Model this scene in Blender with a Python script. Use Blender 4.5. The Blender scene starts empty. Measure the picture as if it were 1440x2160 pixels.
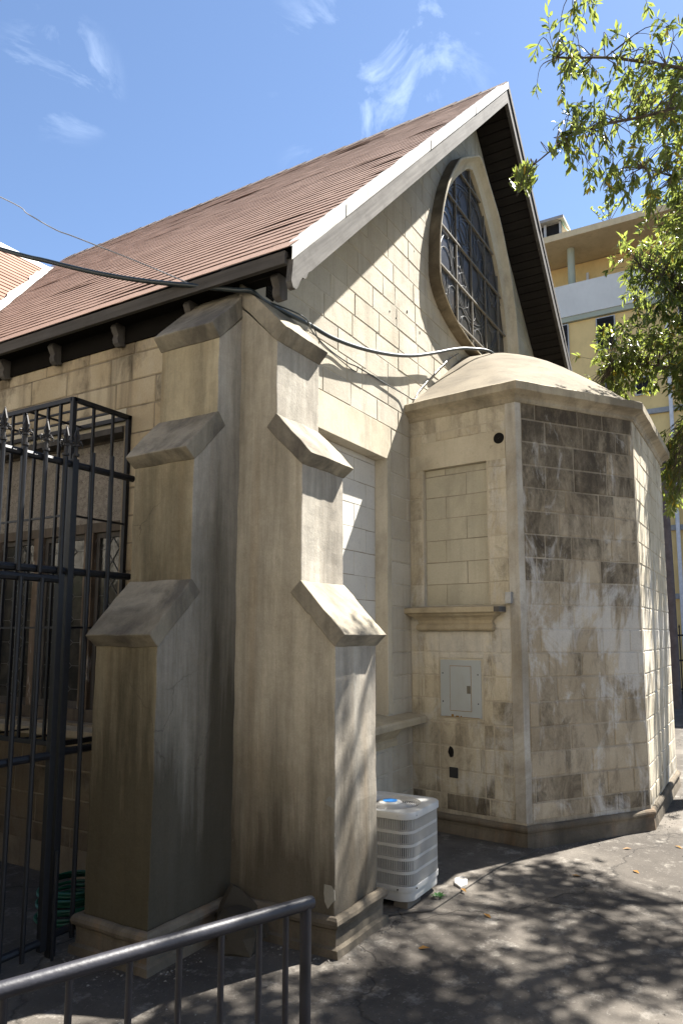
import bpy, bmesh, math, random
from mathutils import Vector, Matrix
from mathutils import noise as mnoise
from mathutils.geometry import tessellate_polygon
random.seed(7)
R_ = math.radians
sc = bpy.context.scene
COL = sc.collection

# ------------------------------------------------------------------ camera
cam_d = bpy.data.cameras.new("camera")
cam = bpy.data.objects.new("camera", cam_d)
COL.objects.link(cam)
cam.location = (-3.422, -2.82, 1.70)
AZ, PITCH = R_(30.08), R_(7.02)
Fv = Vector((math.cos(AZ) * math.cos(PITCH), math.sin(AZ) * math.cos(PITCH), math.sin(PITCH)))
cam.rotation_euler = Fv.to_track_quat('-Z', 'Y').to_euler()
cam_d.sensor_width = 36.0
cam_d.lens = 1493.0 / 2160.0 * 36.0
cam_d.shift_x = -26.0 / 2160.0
cam_d.shift_y = 73.0 / 2160.0
cam_d.clip_start = 0.05
cam_d.clip_end = 2000
sc.camera = cam

# ------------------------------------------------------------------ sky, sun, exposure
SUN_DIR = Vector((1.95, -1.0, 3.35)).normalized()
world = bpy.data.worlds.new("World")
sc.world = world
world.use_nodes = True
wn, wl = world.node_tree.nodes, world.node_tree.links
wn.clear()
wo = wn.new('ShaderNodeOutputWorld')
bg = wn.new('ShaderNodeBackground')
sky = wn.new('ShaderNodeTexSky')
sky.sky_type = 'NISHITA'
sky.sun_disc = False
sky.sun_elevation = math.asin(SUN_DIR.z)
sky.sun_rotation = math.atan2(SUN_DIR.x, SUN_DIR.y)
sky.air_density = 0.85
sky.dust_density = 0.15
sky.ozone_density = 2.2
bg.inputs['Strength'].default_value = 0.05
CLOUD1, CLOUD2 = (0.678, 0.358, 0.642), (0.458, 0.641, 0.616)
# thin cirrus wisps mixed over the sky by direction
tc = wn.new('ShaderNodeTexCoord')
mp = wn.new('ShaderNodeMapping')
mp.inputs['Scale'].default_value = (3.0, 5.5, 8.0)
mp.inputs['Rotation'].default_value = (0.3, 0.2, 0.9)
mp.inputs['Location'].default_value = (3.1, 1.7, 0.4)
nz = wn.new('ShaderNodeTexNoise')
nz.inputs['Scale'].default_value = 1.6
nz.inputs['Detail'].default_value = 9
nz.inputs['Roughness'].default_value = 0.62
nz.inputs['Distortion'].default_value = 0.9
rp = wn.new('ShaderNodeValToRGB')
rp.color_ramp.elements[0].position = 0.53
rp.color_ramp.elements[1].position = 0.80
wl.new(tc.outputs['Generated'], mp.inputs['Vector'])
wl.new(mp.outputs['Vector'], nz.inputs['Vector'])
wl.new(nz.outputs['Fac'], rp.inputs['Fac'])
mx = wn.new('ShaderNodeMixRGB')
mx.blend_type = 'MIX'
mx.inputs['Color2'].default_value = (13.0, 14.5, 16.0, 1)
mul = wn.new('ShaderNodeMath')
mul.operation = 'MULTIPLY'
mul.inputs[1].default_value = 0.24
def blob(d, lo, hi):
    n_ = wn.new('ShaderNodeVectorMath'); n_.operation = 'NORMALIZE'
    wl.new(tc.outputs['Generated'], n_.inputs[0])
    v_ = wn.new('ShaderNodeVectorMath'); v_.operation = 'DOT_PRODUCT'
    v_.inputs[1].default_value = Vector(d).normalized()
    wl.new(n_.outputs[0], v_.inputs[0])
    r_ = wn.new('ShaderNodeMapRange'); r_.interpolation_type = 'SMOOTHSTEP'
    r_.inputs[1].default_value = lo; r_.inputs[2].default_value = hi
    wl.new(v_.outputs['Value'], r_.inputs[0])
    return r_.outputs[0]
add = wn.new('ShaderNodeMath'); add.operation = 'MAXIMUM'
wl.new(blob(CLOUD1, .988, .9992), add.inputs[0])
wl.new(blob(CLOUD2, .9972, .9999), add.inputs[1])
add2 = wn.new('ShaderNodeMath'); add2.operation = 'MULTIPLY'
wl.new(rp.outputs['Color'], add2.inputs[0])
wl.new(add.outputs[0], add2.inputs[1])
wl.new(add2.outputs[0], mul.inputs[0])
wl.new(mul.outputs[0], mx.inputs['Fac'])
wl.new(sky.outputs['Color'], mx.inputs['Color1'])
wl.new(mx.outputs['Color'], bg.inputs['Color'])
wl.new(bg.outputs['Background'], wo.inputs['Surface'])

sun_d = bpy.data.lights.new("sun", 'SUN')
sun_d.energy = 5.0
sun_d.angle = R_(0.53)
sun_d.color = (1.0, 0.955, 0.885)
sun = bpy.data.objects.new("sun", sun_d)
COL.objects.link(sun)
sun.location = (20, -12, 34)
sun.rotation_euler = (-SUN_DIR).to_track_quat('-Z', 'Y').to_euler()

sc.view_settings.view_transform = 'Standard'
sc.view_settings.look = 'None'
sc.view_settings.gamma = 1.0
sc.view_settings.use_curve_mapping = False
sc.view_settings.exposure = 2.3

# ------------------------------------------------------------------ materials
class NT:
    def __init__(s, name):
        s.m = bpy.data.materials.new(name)
        s.m.use_nodes = True
        s.t = s.m.node_tree
        s.n, s.l = s.t.nodes, s.t.links
        s.n.clear()
        s.out = s.n.new('ShaderNodeOutputMaterial')
        s.b = s.n.new('ShaderNodeBsdfPrincipled')
        s.l.new(s.b.outputs[0], s.out.inputs['Surface'])
        s.geo = s.n.new('ShaderNodeNewGeometry')
        s.pos = s.geo.outputs['Position']
    def vec(s, scale=(1, 1, 1), loc=(0, 0, 0), src=None):
        m = s.n.new('ShaderNodeMapping')
        m.inputs['Scale'].default_value = scale
        m.inputs['Location'].default_value = loc
        s.l.new(src or s.pos, m.inputs['Vector'])
        return m.outputs[0]
    def noise(s, scale, detail=6, rough=.55, vec=None, dist=0.0):
        n = s.n.new('ShaderNodeTexNoise')
        n.inputs['Scale'].default_value = scale
        n.inputs['Detail'].default_value = detail
        n.inputs['Roughness'].default_value = rough
        n.inputs['Distortion'].default_value = dist
        s.l.new(vec or s.pos, n.inputs['Vector'])
        return n.outputs['Fac']
    def ramp(s, fac, a, b, ca=(0, 0, 0), cb=(1, 1, 1), extra=()):
        r = s.n.new('ShaderNodeValToRGB')
        e = r.color_ramp.elements
        e[0].position, e[1].position = a, b
        e[0].color, e[1].color = (*ca, 1), (*cb, 1)
        for p, c in extra:
            q = e.new(p)
            q.color = (*c, 1)
        s.l.new(fac, r.inputs['Fac'])
        return r.outputs['Color']
    def mix(s, fac, a, b, mode='MIX'):
        m = s.n.new('ShaderNodeMixRGB')
        m.blend_type = mode
        for k, v in (('Fac', fac), ('Color1', a), ('Color2', b)):
            if isinstance(v, (int, float)):
                m.inputs[k].default_value = v if k == 'Fac' else (v, v, v, 1)
            elif isinstance(v, tuple):
                m.inputs[k].default_value = (*v, 1)
            else:
                s.l.new(v, m.inputs[k])
        return m.outputs[0]
    def math(s, op, a, b=0.0, clamp=False):
        m = s.n.new('ShaderNodeMath')
        m.operation = op
        m.use_clamp = clamp
        for i, v in enumerate((a, b)):
            if isinstance(v, (int, float)):
                m.inputs[i].default_value = v
            else:
                s.l.new(v, m.inputs[i])
        return m.outputs[0]
    def sep(s):
        x = s.n.new('ShaderNodeSeparateXYZ')
        s.l.new(s.pos, x.inputs[0])
        return x.outputs
    def rnd(s):
        return s.n.new('ShaderNodeObjectInfo').outputs['Random']
    def bump(s, h, strength=.3, dist=.01, prev=None):
        b = s.n.new('ShaderNodeBump')
        b.inputs['Strength'].default_value = strength
        b.inputs['Distance'].default_value = dist
        s.l.new(h, b.inputs['Height'])
        if prev:
            s.l.new(prev, b.inputs['Normal'])
        return b.outputs[0]
    def fin(s, color=None, rough=.9, normal=None, spec=.2, metal=0.0):
        if color is not None:
            if isinstance(color, tuple):
                s.b.inputs['Base Color'].default_value = (*color, 1)
            else:
                s.l.new(color, s.b.inputs['Base Color'])
        if isinstance(rough, (int, float)):
            s.b.inputs['Roughness'].default_value = rough
        else:
            s.l.new(rough, s.b.inputs['Roughness'])
        s.b.inputs['Specular IOR Level'].default_value = spec
        s.b.inputs['Metallic'].default_value = metal
        if normal:
            s.l.new(normal, s.b.inputs['Normal'])
        return s.m

def mul3(c, k):
    return tuple(x * k for x in c)

def weathered(name, c1, c2, stain=(.05, .045, .035), streak=.4, blotch=.4, b_lo=.52, b_hi=.68, tint=.0,
              grain=.25, bumpk=.35, rust=0.0, seed=0.0, gray=0.0, rough=.93):
    k = NT(name)
    v0 = k.vec(loc=(seed, seed * .7, seed * 1.3))
    col = k.mix(k.ramp(k.noise(1.7, 7, .6, v0), .32, .68), c1, c2)
    if tint:
        col = k.mix(k.math('MULTIPLY', k.rnd(), tint), col, mul3(c1, .6))
        r2 = k.math('FRACT', k.math('MULTIPLY', k.rnd(), 17.3))
        col = k.mix(k.math('MULTIPLY', r2, tint * .6), col, (c2[0] * 1.05, c2[1] * .92, c2[2] * .68))
    if gray:
        col = k.mix(k.math('MULTIPLY', k.ramp(k.noise(.9, 6, .6, k.vec(loc=(5 + seed, 2, 9), scale=(1, 1, .6))), .42, .62), gray), col,
                    (c1[2] * 1.0, c1[2] * 1.02, c1[2] * 1.0))
    sv = k.vec(scale=(7, 7, .55), loc=(seed * 2, 1, seed))
    st = k.math('MULTIPLY', k.ramp(k.noise(1.0, 5, .6, sv), .50, .74), streak)
    col = k.mix(st, col, stain)
    if rust:
        rv = k.vec(scale=(4, 4, .35), loc=(9, seed, 3))
        col = k.mix(k.math('MULTIPLY', k.ramp(k.noise(1.2, 4, .6, rv), .56, .75), rust), col, (.30, .16, .07))
    bl = k.ramp(k.noise(1.9, 9, .68, k.vec(loc=(seed * 3 + 2, 4, seed), scale=(1, 1, .7)), .6), b_lo, b_hi)
    bl = k.math('MULTIPLY', bl, blotch)
    col = k.mix(bl, col, mul3(stain, 1.3))
    fine = k.noise(70, 5, .7)
    col = k.mix(grain, col, k.ramp(fine, .25, .75, (.35, .35, .35), (1, 1, 1)), 'MULTIPLY')
    pit = k.ramp(k.noise(23, 3, .5), .62, .72)
    col = k.mix(k.math('MULTIPLY', pit, grain * .6), col, mul3(c1, .4))
    h = k.math('ADD', k.math('MULTIPLY', k.noise(9, 6, .6), 1.0), k.math('MULTIPLY', fine, .35))
    k.fin(col, rough, k.bump(h, bumpk, .012))
    return k.m

CREAM1, CREAM2 = (.42, .38, .305), (.55, .51, .43)
M = {}
M['block'] = weathered('cream_block', CREAM1, CREAM2, stain=(.12, .095, .065), streak=.35, blotch=.35, tint=.28, seed=1.0, b_lo=.55, b_hi=.75)
M['block_niche'] = weathered('niche_block', (.43, .40, .31), (.54, .50, .395), streak=.2, blotch=.2, tint=.12, seed=4.0)
M['block_white'] = weathered('pale_block', (.50, .48, .44), (.60, .58, .53), streak=.10, blotch=.06, tint=.10, seed=6.0)
M['joint'] = weathered('joint_mortar', (.24, .21, .165), (.34, .30, .235), streak=.3, blotch=.3, seed=2.0)
M['joint_light'] = weathered('lime_mortar', (.42, .38, .305), (.53, .49, .41), streak=.35, blotch=.3, seed=3.0)
M['wall_plain'] = weathered('painted_wall', (.20, .165, .115), (.30, .25, .18), streak=.5, blotch=.5, seed=5.0)
M['plaster'] = weathered('smooth_plaster', (.43, .375, .275), (.57, .515, .40), streak=.25, blotch=.28, seed=8.0, bumpk=.2)
M['plaster_white'] = weathered('white_plaster', (.47, .45, .41), (.58, .56, .52), streak=.25, blotch=.25, seed=9.0, bumpk=.2)
M['plaster_old'] = weathered('flaking_plaster', (.34, .30, .23), (.52, .50, .45), stain=(.10, .08, .06), streak=.5, blotch=.5, b_lo=.46, b_hi=.62, seed=10.0)
M['buttress'] = None

M['cap'] = weathered('cap_stone', (.24, .21, .155), (.36, .32, .245), stain=(.05, .045, .04), streak=.45, blotch=.7, seed=13.0, b_lo=.44, b_hi=.62, bumpk=.35)
M['cornice'] = weathered('cornice_stone', (.33, .28, .20), (.44, .385, .285), stain=(.04, .036, .03), streak=.45, blotch=.55, b_lo=.45, b_hi=.64, seed=15.0)
M['dome'] = weathered('dome_render', (.16, .134, .094), (.215, .184, .133), stain=(.055, .047, .036), streak=.1, blotch=.7, b_lo=.46, b_hi=.68, seed=17.0, bumpk=.25)
M['plinth'] = weathered('plinth_stone', (.11, .09, .065), (.20, .168, .126), stain=(.03, .027, .022), streak=.4, blotch=.6, b_lo=.42, b_hi=.62, rust=.45, seed=19.0)
M['sill'] = weathered('sill_stone', (.36, .30, .20), (.47, .405, .29), stain=(.05, .04, .03), streak=.3, blotch=.45, b_lo=.5, b_hi=.68, seed=21.0)

def stained_stone(name, c1, c2, c3, mould=1.0, paint=1.0, mortar=False, up_z=(2.0, 3.6), lo_amt=.12, corner=None, drip=.45, upamt=.15, stones=False):
    """weathered stone with black mould, brown drips and old white paint, each with its own ragged shape"""
    k = NT(name)
    rnd = k.rnd()
    if mortar:
        rnd = .45
    col = k.mix(k.ramp(k.noise(2.3, 6, .6), .3, .7), c1, c2)
    if not mortar:
        col = k.mix(k.math('MULTIPLY', rnd, .55), col, c3)
    z = k.sep()[2]
    def rng(a, b, lo, hi, src=None):
        n = k.n.new('ShaderNodeMapRange')
        for i, v in ((1, a), (2, b), (3, lo), (4, hi)):
            n.inputs[i].default_value = v
        k.l.new(src or z, n.inputs[0])
        return n.outputs[0]
    r3 = .08 if mortar else k.math('MULTIPLY', k.math('FRACT', k.math('MULTIPLY', rnd, 31.7)), .15)
    f = k.math('ADD', k.noise(2.4, 10, .7, k.vec(scale=(1.5, 1.5, .9), loc=(2, 7, 1)), .5), r3)
    f = k.math('ADD', f, k.math('ADD', rng(up_z[0], up_z[1], 0, .27), rng(.55, .18, 0, lo_amt)))
    mask = k.ramp(f, .64, .80)
    mask = k.math('MULTIPLY', mask, k.ramp(k.noise(6, 8, .75, k.vec(scale=(1, 1, .6), loc=(1, 5, 9))), .30, .58, (.35, .35, .35), (1, 1, 1)))
    col = k.mix(k.math('MULTIPLY', mask, .88 * mould), col, (.045, .036, .026))
    if stones:
        at = k.n.new('ShaderNodeAttribute')
        at.attribute_type = 'OBJECT'
        at.attribute_name = 'mould'
        pm_ = k.math('ADD', k.math('MULTIPLY', k.noise(4.6, 10, .76, k.vec(scale=(1.3, 1.3, .6), loc=(6, 1, 4)), .6), 1.05), k.math('MULTIPLY', at.outputs['Fac'], .27))
        col = k.mix(k.math('MULTIPLY', k.ramp(pm_, .54, .88), .86), col, (.05, .04, .029))
    sv = k.vec(scale=(8, 8, .5))
    col = k.mix(k.math('MULTIPLY', k.ramp(k.noise(1, 5, .6, sv), .5, .72), drip), col, (.10, .078, .055))
    w = k.math('ADD', k.noise(1.5, 10, .68, k.vec(scale=(1.6, 1.6, 1.0), loc=(11, 3, 5)), .9), k.math('ADD', rng(1.0, 1.6, 0, .11), rng(1.7, 2.6, 0, -.16)))
    if corner:
        px_ = k.sep()[0]
        w = k.math('ADD', w, rng(corner[0], corner[1], 0, corner[2], px_))
    sv2 = k.vec(scale=(22, 22, 1.4), loc=(3, 3, 3))
    w = k.math('ADD', w, k.math('MULTIPLY', k.math('SUBTRACT', k.noise(1, 4, .6, sv2), .5), .22))
    wm = k.math('MULTIPLY', k.ramp(w, .53, .64), .70 * paint)
    col = k.mix(wm, col, (.55, .535, .50))
    fine = k.noise(65, 5, .7)
    col = k.mix(.3, col, k.ramp(fine, .25, .75, (.35, .35, .35), (1, 1, 1)), 'MULTIPLY')
    h = k.math('ADD', k.noise(11, 6, .6), k.math('MULTIPLY', fine, .4))
    return k.fin(col, .93, k.bump(h, .45, .012))
M['block_stained'] = stained_stone('stained_block', (.36, .295, .20), (.50, .43, .32), (.27, .215, .145), upamt=.10, lo_amt=.06, stones=True)
M['joint_stained'] = stained_stone('stained_mortar', (.28, .235, .17), (.40, .345, .26), (.3, .25, .2), mortar=True, mould=.5, upamt=.2)
M['block_side'] = stained_stone('side_block', (.48, .425, .315), (.64, .585, .465), (.43, .36, .25), mould=.8, paint=.8, up_z=(3.3, 4.6), lo_amt=.17, corner=(2.42, 2.36, .09), drip=.42, stones=True)
M['joint_side'] = stained_stone('side_mortar', (.40, .35, .26), (.53, .475, .375), (.3, .25, .2), mould=.6, paint=.7, mortar=True, up_z=(3.3, 4.6), drip=.3)

def buttress_mat(name, c1, c2, damp_shade_top, damp_shade_k, olive):
    k = NT(name)
    col = k.mix(k.ramp(k.noise(1.5, 7, .6), .32, .68), c1, c2)
    nx = k.n.new('ShaderNodeSeparateXYZ')
    k.l.new(k.geo.outputs['True Normal'], nx.inputs[0])
    south = k.ramp(k.math('MULTIPLY', nx.outputs[1], -1.0), .5, .6)     # these faces take a greyer tone
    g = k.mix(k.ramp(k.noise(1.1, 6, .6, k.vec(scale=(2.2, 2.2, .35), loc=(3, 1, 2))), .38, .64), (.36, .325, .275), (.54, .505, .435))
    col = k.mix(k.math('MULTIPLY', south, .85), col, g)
    x = k.sep()
    sv = k.vec(scale=(6, 6, .45), loc=(2, 1, 4))
    col = k.mix(k.math('MULTIPLY', k.ramp(k.noise(1, 6, .62, sv), .50, .74), .30), col, (.09, .076, .055))
    rv = k.vec(scale=(5, 5, .25), loc=(9, 3, 3))
    col = k.mix(k.math('MULTIPLY', k.ramp(k.noise(1.1, 4, .6, rv), .55, .74), .35), col, (.34, .21, .085))
    bl = k.ramp(k.noise(1.7, 10, .7, k.vec(loc=(7, 4, 5), scale=(1.7, 1.7, .28)), .3), .44, .70)
    col = k.mix(k.math('MULTIPLY', bl, .42), col, (.075, .062, .043))
    dv = k.vec(scale=(24, 24, .9), loc=(5, 2, 7))
    col = k.mix(k.math('MULTIPLY', k.ramp(k.noise(1, 5, .65, dv), .56, .74), .22), col, (.11, .09, .065))
    mid = k.noise(14, 8, .72)
    col = k.mix(.28, col, k.ramp(mid, .32, .66, (.4, .4, .4), (1, 1, 1)), 'MULTIPLY')
    # mould and dirt with the shade of the foot painted in, ragged upper edge
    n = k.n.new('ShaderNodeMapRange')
    for i, v in ((1, damp_shade_top), (2, .1), (3, 0.0), (4, damp_shade_k)):
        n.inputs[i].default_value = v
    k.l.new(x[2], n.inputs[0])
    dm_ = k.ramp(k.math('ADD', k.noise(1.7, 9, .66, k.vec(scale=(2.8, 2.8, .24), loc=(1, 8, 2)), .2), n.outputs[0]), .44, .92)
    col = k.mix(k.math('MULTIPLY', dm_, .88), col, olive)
    vo = k.n.new('ShaderNodeTexVoronoi')
    vo.feature = 'DISTANCE_TO_EDGE'
    vo.inputs['Scale'].default_value = .9
    wn_ = k.n.new('ShaderNodeTexNoise')
    wn_.inputs['Scale'].default_value = 2.2
    wn_.inputs['Detail'].default_value = 6
    k.l.new(k.pos, wn_.inputs['Vector'])
    va = k.n.new('ShaderNodeVectorMath'); va.operation = 'MULTIPLY_ADD'
    va.inputs[1].default_value = (.6, .6, .6)
    k.l.new(wn_.outputs['Color'], va.inputs[0]); k.l.new(k.pos, va.inputs[2])
    k.l.new(va.outputs[0], vo.inputs['Vector'])
    crk = k.math('MULTIPLY', k.ramp(vo.outputs['Distance'], .0, .0045, (1, 1, 1), (0, 0, 0)), k.ramp(k.noise(1.1, 2, .5, k.vec(loc=(3, 8, 1))), .56, .62))
    col = k.mix(k.math('MULTIPLY', crk, .6), col, (.06, .05, .04))
    fine = k.noise(75, 5, .72)
    col = k.mix(.3, col, k.ramp(fine, .25, .75, (.35, .35, .35), (1, 1, 1)), 'MULTIPLY')
    pale = k.ramp(k.noise(13, 6, .75, k.vec(scale=(1, 1, .4), loc=(4, 4, 4))), .69, .75)
    col = k.mix(k.math('MULTIPLY', pale, .45), col, (.42, .40, .36))
    h = k.math('ADD', k.noise(7, 7, .62), k.math('MULTIPLY', fine, .35))
    return k.fin(col, .92, k.bump(h, .35, .012))
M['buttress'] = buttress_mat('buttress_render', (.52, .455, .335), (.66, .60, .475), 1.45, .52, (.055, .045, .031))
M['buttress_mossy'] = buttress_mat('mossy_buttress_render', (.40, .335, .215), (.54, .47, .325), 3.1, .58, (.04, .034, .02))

def ground_mat():
    k = NT('old_concrete_paving')
    col = k.mix(k.ramp(k.noise(1.3, 8, .62), .35, .68), (.062, .055, .047), (.125, .111, .094))
    col = k.mix(k.math('MULTIPLY', k.ramp(k.noise(.8, 6, .6, k.vec(loc=(4, 9, 0))), .42, .60), .7), col, (.04, .035, .030))
    # pale worn spots and crust
    sp = k.ramp(k.noise(4.5, 9, .75, k.vec(loc=(1, 2, 0))), .54, .70)
    col = k.mix(k.math('MULTIPLY', sp, .65), col, (.27, .25, .22))
    sp2 = k.ramp(k.noise(38, 4, .7), .60, .74)
    col = k.mix(k.math('MULTIPLY', sp2, .5), col, (.30, .28, .25))
    sp3 = k.ramp(k.noise(30, 4, .7, k.vec(loc=(7, 3, 0))), .58, .70)
    col = k.mix(k.math('MULTIPLY', sp3, .6), col, (.03, .028, .025))
    vo = k.n.new('ShaderNodeTexVoronoi')
    vo.feature = 'DISTANCE_TO_EDGE'
    vo.inputs['Scale'].default_value = .45
    wv = k.n.new('ShaderNodeVectorMath')
    wv.operation = 'ADD'
    nn = k.n.new('ShaderNodeTexNoise')
    nn.inputs['Scale'].default_value = 3
    nn.inputs['Detail'].default_value = 5
    k.l.new(k.pos, nn.inputs['Vector'])
    sc_ = k.n.new('ShaderNodeVectorMath')
    sc_.operation = 'SCALE'
    sc_.inputs['Scale'].default_value = .5
    k.l.new(nn.outputs['Color'], sc_.inputs[0])
    k.l.new(k.pos, wv.inputs[0])
    k.l.new(sc_.outputs[0], wv.inputs[1])
    k.l.new(wv.outputs[0], vo.inputs['Vector'])
    cr = k.ramp(vo.outputs['Distance'], .0, .006, (1, 1, 1), (0, 0, 0))
    col = k.mix(k.math('MULTIPLY', cr, .7), col, (.02, .018, .016))
    h = k.math('ADD', k.math('ADD', k.noise(5, 6, .6), k.math('MULTIPLY', k.noise(60, 4, .7), .4)), k.math('MULTIPLY', cr, -.5))
    return k.fin(col, .92, k.bump(h, .6, .012))
M['ground'] = ground_mat()

def shingle_mat():
    k = NT('brown_asphalt_shingle')
    r = k.rnd()
    isl = k.geo.outputs['Random Per Island']
    col = k.mix(k.ramp(k.noise(.8, 5, .6), .35, .65), (.23, .14, .104), (.28, .178, .134))
    col = k.mix(k.math('MULTIPLY', k.math('FRACT', k.math('MULTIPLY', k.math('ADD', r, isl), 7.7)), .35), col, (.175, .10, .074))
    col = k.mix(.35, col, k.ramp(k.noise(160, 3, .7), .3, .7, (.4, .4, .4), (1, 1, 1)), 'MULTIPLY')
    return k.fin(col, .95, k.bump(k.noise(180, 3, .7), .5, .004))
M['shingle'] = shingle_mat()

def simple(name, c, rough=.5, spec=.4, metal=0.0, var=.15, ns=9.0, bumpk=0.0, dirt=0.0, dirtc=(.03, .025, .02)):
    k = NT(name)
    col = k.mix(k.ramp(k.noise(ns, 5, .6), .3, .7), mul3(c, 1 - var), mul3(c, 1 + var * .5))
    if dirt:
        col = k.mix(k.math('MULTIPLY', k.ramp(k.noise(5, 8, .7, k.vec(scale=(1, 1, .5))), .48, .68), dirt), col, dirtc)
    nrm = k.bump(k.noise(50, 4, .6), bumpk, .004) if bumpk else None
    return k.fin(col, rough, nrm, spec, metal)

def wood(name, c1, c2, axis, dirt=.3, peel=None, tilt=0.0):
    k = NT(name)
    if tilt:
        vr = k.n.new('ShaderNodeVectorRotate')
        vr.rotation_type = 'Y_AXIS'
        vr.inputs['Angle'].default_value = tilt
        k.l.new(k.pos, vr.inputs['Vector'])
        k.pos = vr.outputs[0]
    s = [26, 26, 26]
    s[axis] = 1.2
    g = k.noise(1.0, 6, .65, k.vec(scale=tuple(s)))
    col = k.mix(k.ramp(g, .32, .68), c1, c2)
    col = k.mix(k.math('MULTIPLY', k.ramp(k.noise(4, 8, .7), .48, .66), dirt), col, (.035, .03, .026))
    if peel:
        col = k.mix(k.math('MULTIPLY', k.ramp(k.noise(9, 8, .7, k.vec(scale=tuple(.4 if i == axis else 1.6 for i in range(3)))), .55, .62), .8), col, peel)
    return k.fin(col, .85, k.bump(g, .5, .006))

M['fascia'] = wood('fascia_board', (.06, .054, .048), (.10, .092, .084), 1, .3)
M['barge'] = wood('grey_weathered_board', (.06, .055, .05), (.15, .142, .13), 0, .5, None, R_(44.3))
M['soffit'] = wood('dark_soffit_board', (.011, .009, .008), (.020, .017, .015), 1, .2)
M['eave_black'] = simple('black_eave_board', (.008, .007, .006), .95, .1)
M['tail'] = wood('rafter_tail_paint', (.07, .065, .06), (.11, .10, .09), 2, .4)
M['flashing'] = simple('white_flashing', (.50, .49, .455), .6, .3, 0, .25, 14, .2, .5, (.28, .24, .19))
M['ridge'] = simple('ridge_cap', (.42, .33, .27), .8, .2, 0, .25, 6)
M['ironblk'] = simple('black_iron_paint', (.011, .012, .015), .5, .35, 0, .25, 30, .15)
M['railpaint'] = simple('charcoal_rail_paint', (.022, .022, .028), .46, .4, 0, .35, 12, .3, .35, (.03, .03, .035))
M['spear'] = simple('worn_iron_finial', (.035, .033, .033), .6, .3, 0, .3, 40)
M['acwhite'] = simple('grey_white_enamel', (.44, .44, .425), .42, .45, 0, .06, 5, 0, .22, (.26, .23, .19))
M['acdark'] = simple('coil_core', (.035, .033, .03), .8, .2)  # dark core behind the louvre strips
M['acblue'] = simple('blue_badge', (.03, .22, .62), .35, .5, 0, .05)
M['acgrill'] = simple('fan_grille_wire', (.42, .41, .39), .5, .4)
M['panel'] = simple('grey_enamel_panel', (.36, .385, .385), .5, .4, 0, .06, 4, .1, .18, (.25, .20, .12))
M['rust'] = simple('rust', (.30, .17, .05), .9, .1, 0, .4, 30)
M['latch'] = simple('panel_latch', (.16, .145, .115), .5, .4, .2)
M['dark'] = simple('dark_hole', (.012, .011, .01), .9, .1)
M['screw'] = simple('dark_screw', (.03, .03, .03), .6, .3)
M['cable'] = simple('black_cable', (.018, .026, .030), .38, .5, 0, .2)
M['wirethin'] = simple('grey_wire', (.22, .23, .24), .4, .5, .3)
M['metalbox'] = simple('galvanised_box', (.34, .35, .36), .5, .5, .4, .2, 20, 0, .3)
M['hose'] = simple('green_hose', (.005, .085, .055), .4, .5)
M['osb'] = None
M['leadglass'] = None
M['came'] = simple('lead_came', (.11, .11, .108), .5, .4, .3)
M['bar'] = simple('glazing_bar', (.16, .145, .12), .6, .4, .2, .2, 20)
M['weed'] = simple('weed_leaf', (.05, .17, .025), .5, .4)
M['filler'] = weathered('filler', (.30, .285, .24), (.38, .36, .31), streak=.2, blotch=.3, seed=12.0)
M['block_nave'] = stained_stone('nave_block', (.42, .35, .235), (.58, .51, .38), (.38, .28, .155), mould=.8, paint=.25, up_z=(3.5, 4.1), lo_amt=.05, drip=.55)
M['block_dark'] = stained_stone('grimy_shaded_block', (.15, .12, .08), (.23, .19, .13), (.11, .085, .055), mould=.9, paint=.1, up_z=(0, 5), lo_amt=.10, drip=.6)  # grime plus the shade behind the fence, both in one darker tone
M['hood_outer'] = weathered('sooty_stone', (.27, .22, .15), (.38, .325, .235), stain=(.045, .035, .022), streak=.3, blotch=.75, b_lo=.40, b_hi=.64, seed=23.0)
M['lump'] = weathered('broken_concrete', (.045, .039, .03), (.085, .073, .055), streak=.2, blotch=.5, rust=.4, seed=31.0)
M['cinder'] = weathered('cinder_block', (.12, .105, .085), (.19, .17, .14), streak=.2, blotch=.5, seed=33.0)
M['grit'] = weathered('grit_stone', (.13, .12, .105), (.24, .225, .20), streak=.1, blotch=.2, seed=36.0)
M['rubble'] = weathered('pale_rubble', (.38, .36, .33), (.52, .5, .46), streak=.1, blotch=.2, seed=35.0)
M['byellow'] = simple('ochre_stucco', (.70, .51, .23), .9, .2, 0, .10, 1.2, .1, .15, (.28, .19, .10))
M['bcream'] = simple('buff_slab_paint', (.60, .49, .31), .9, .2, 0, .12, 1.0, 0, .25, (.22, .17, .11))
M['bwhite'] = simple('white_parapet_paint', (.62, .61, .57), .9, .2, 0, .06, 1.0, 0, .12, (.35, .33, .3))
M['bgreen'] = simple('sage_column_paint', (.36, .38, .30), .8, .2, 0, .06, 1.0)
M['bdark'] = simple('dark_window', (.013, .012, .012), .7, .2)
M['bframe'] = simple('pale_window_frame', (.42, .42, .42), .6, .3)
M['bglass'] = simple('pale_shutter', (.36, .37, .38), .4, .4)
M['bpipe'] = simple('white_pipe', (.62, .62, .64), .6, .3)
M['bgray'] = simple('grey_band', (.30, .30, .30), .9, .2)
M['tarp'] = simple('green_net', (.02, .22, .17), .8, .2, 0, .4, 8)
M['pole'] = simple('weathered_pole', (.13, .105, .10), .9, .2, 0, .3, 6, .3)
M['nwall'] = simple('neighbour_tile', (.56, .52, .44), .8, .3, 0, .1, 3.0, 0, .25, (.14, .12, .1))
M['nred'] = simple('red_tile', (.30, .09, .05), .8, .3, 0, .2)
M['bark'] = simple('grey_bark', (.12, .10, .08), .95, .1, 0, .35, 18, .8)

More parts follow.
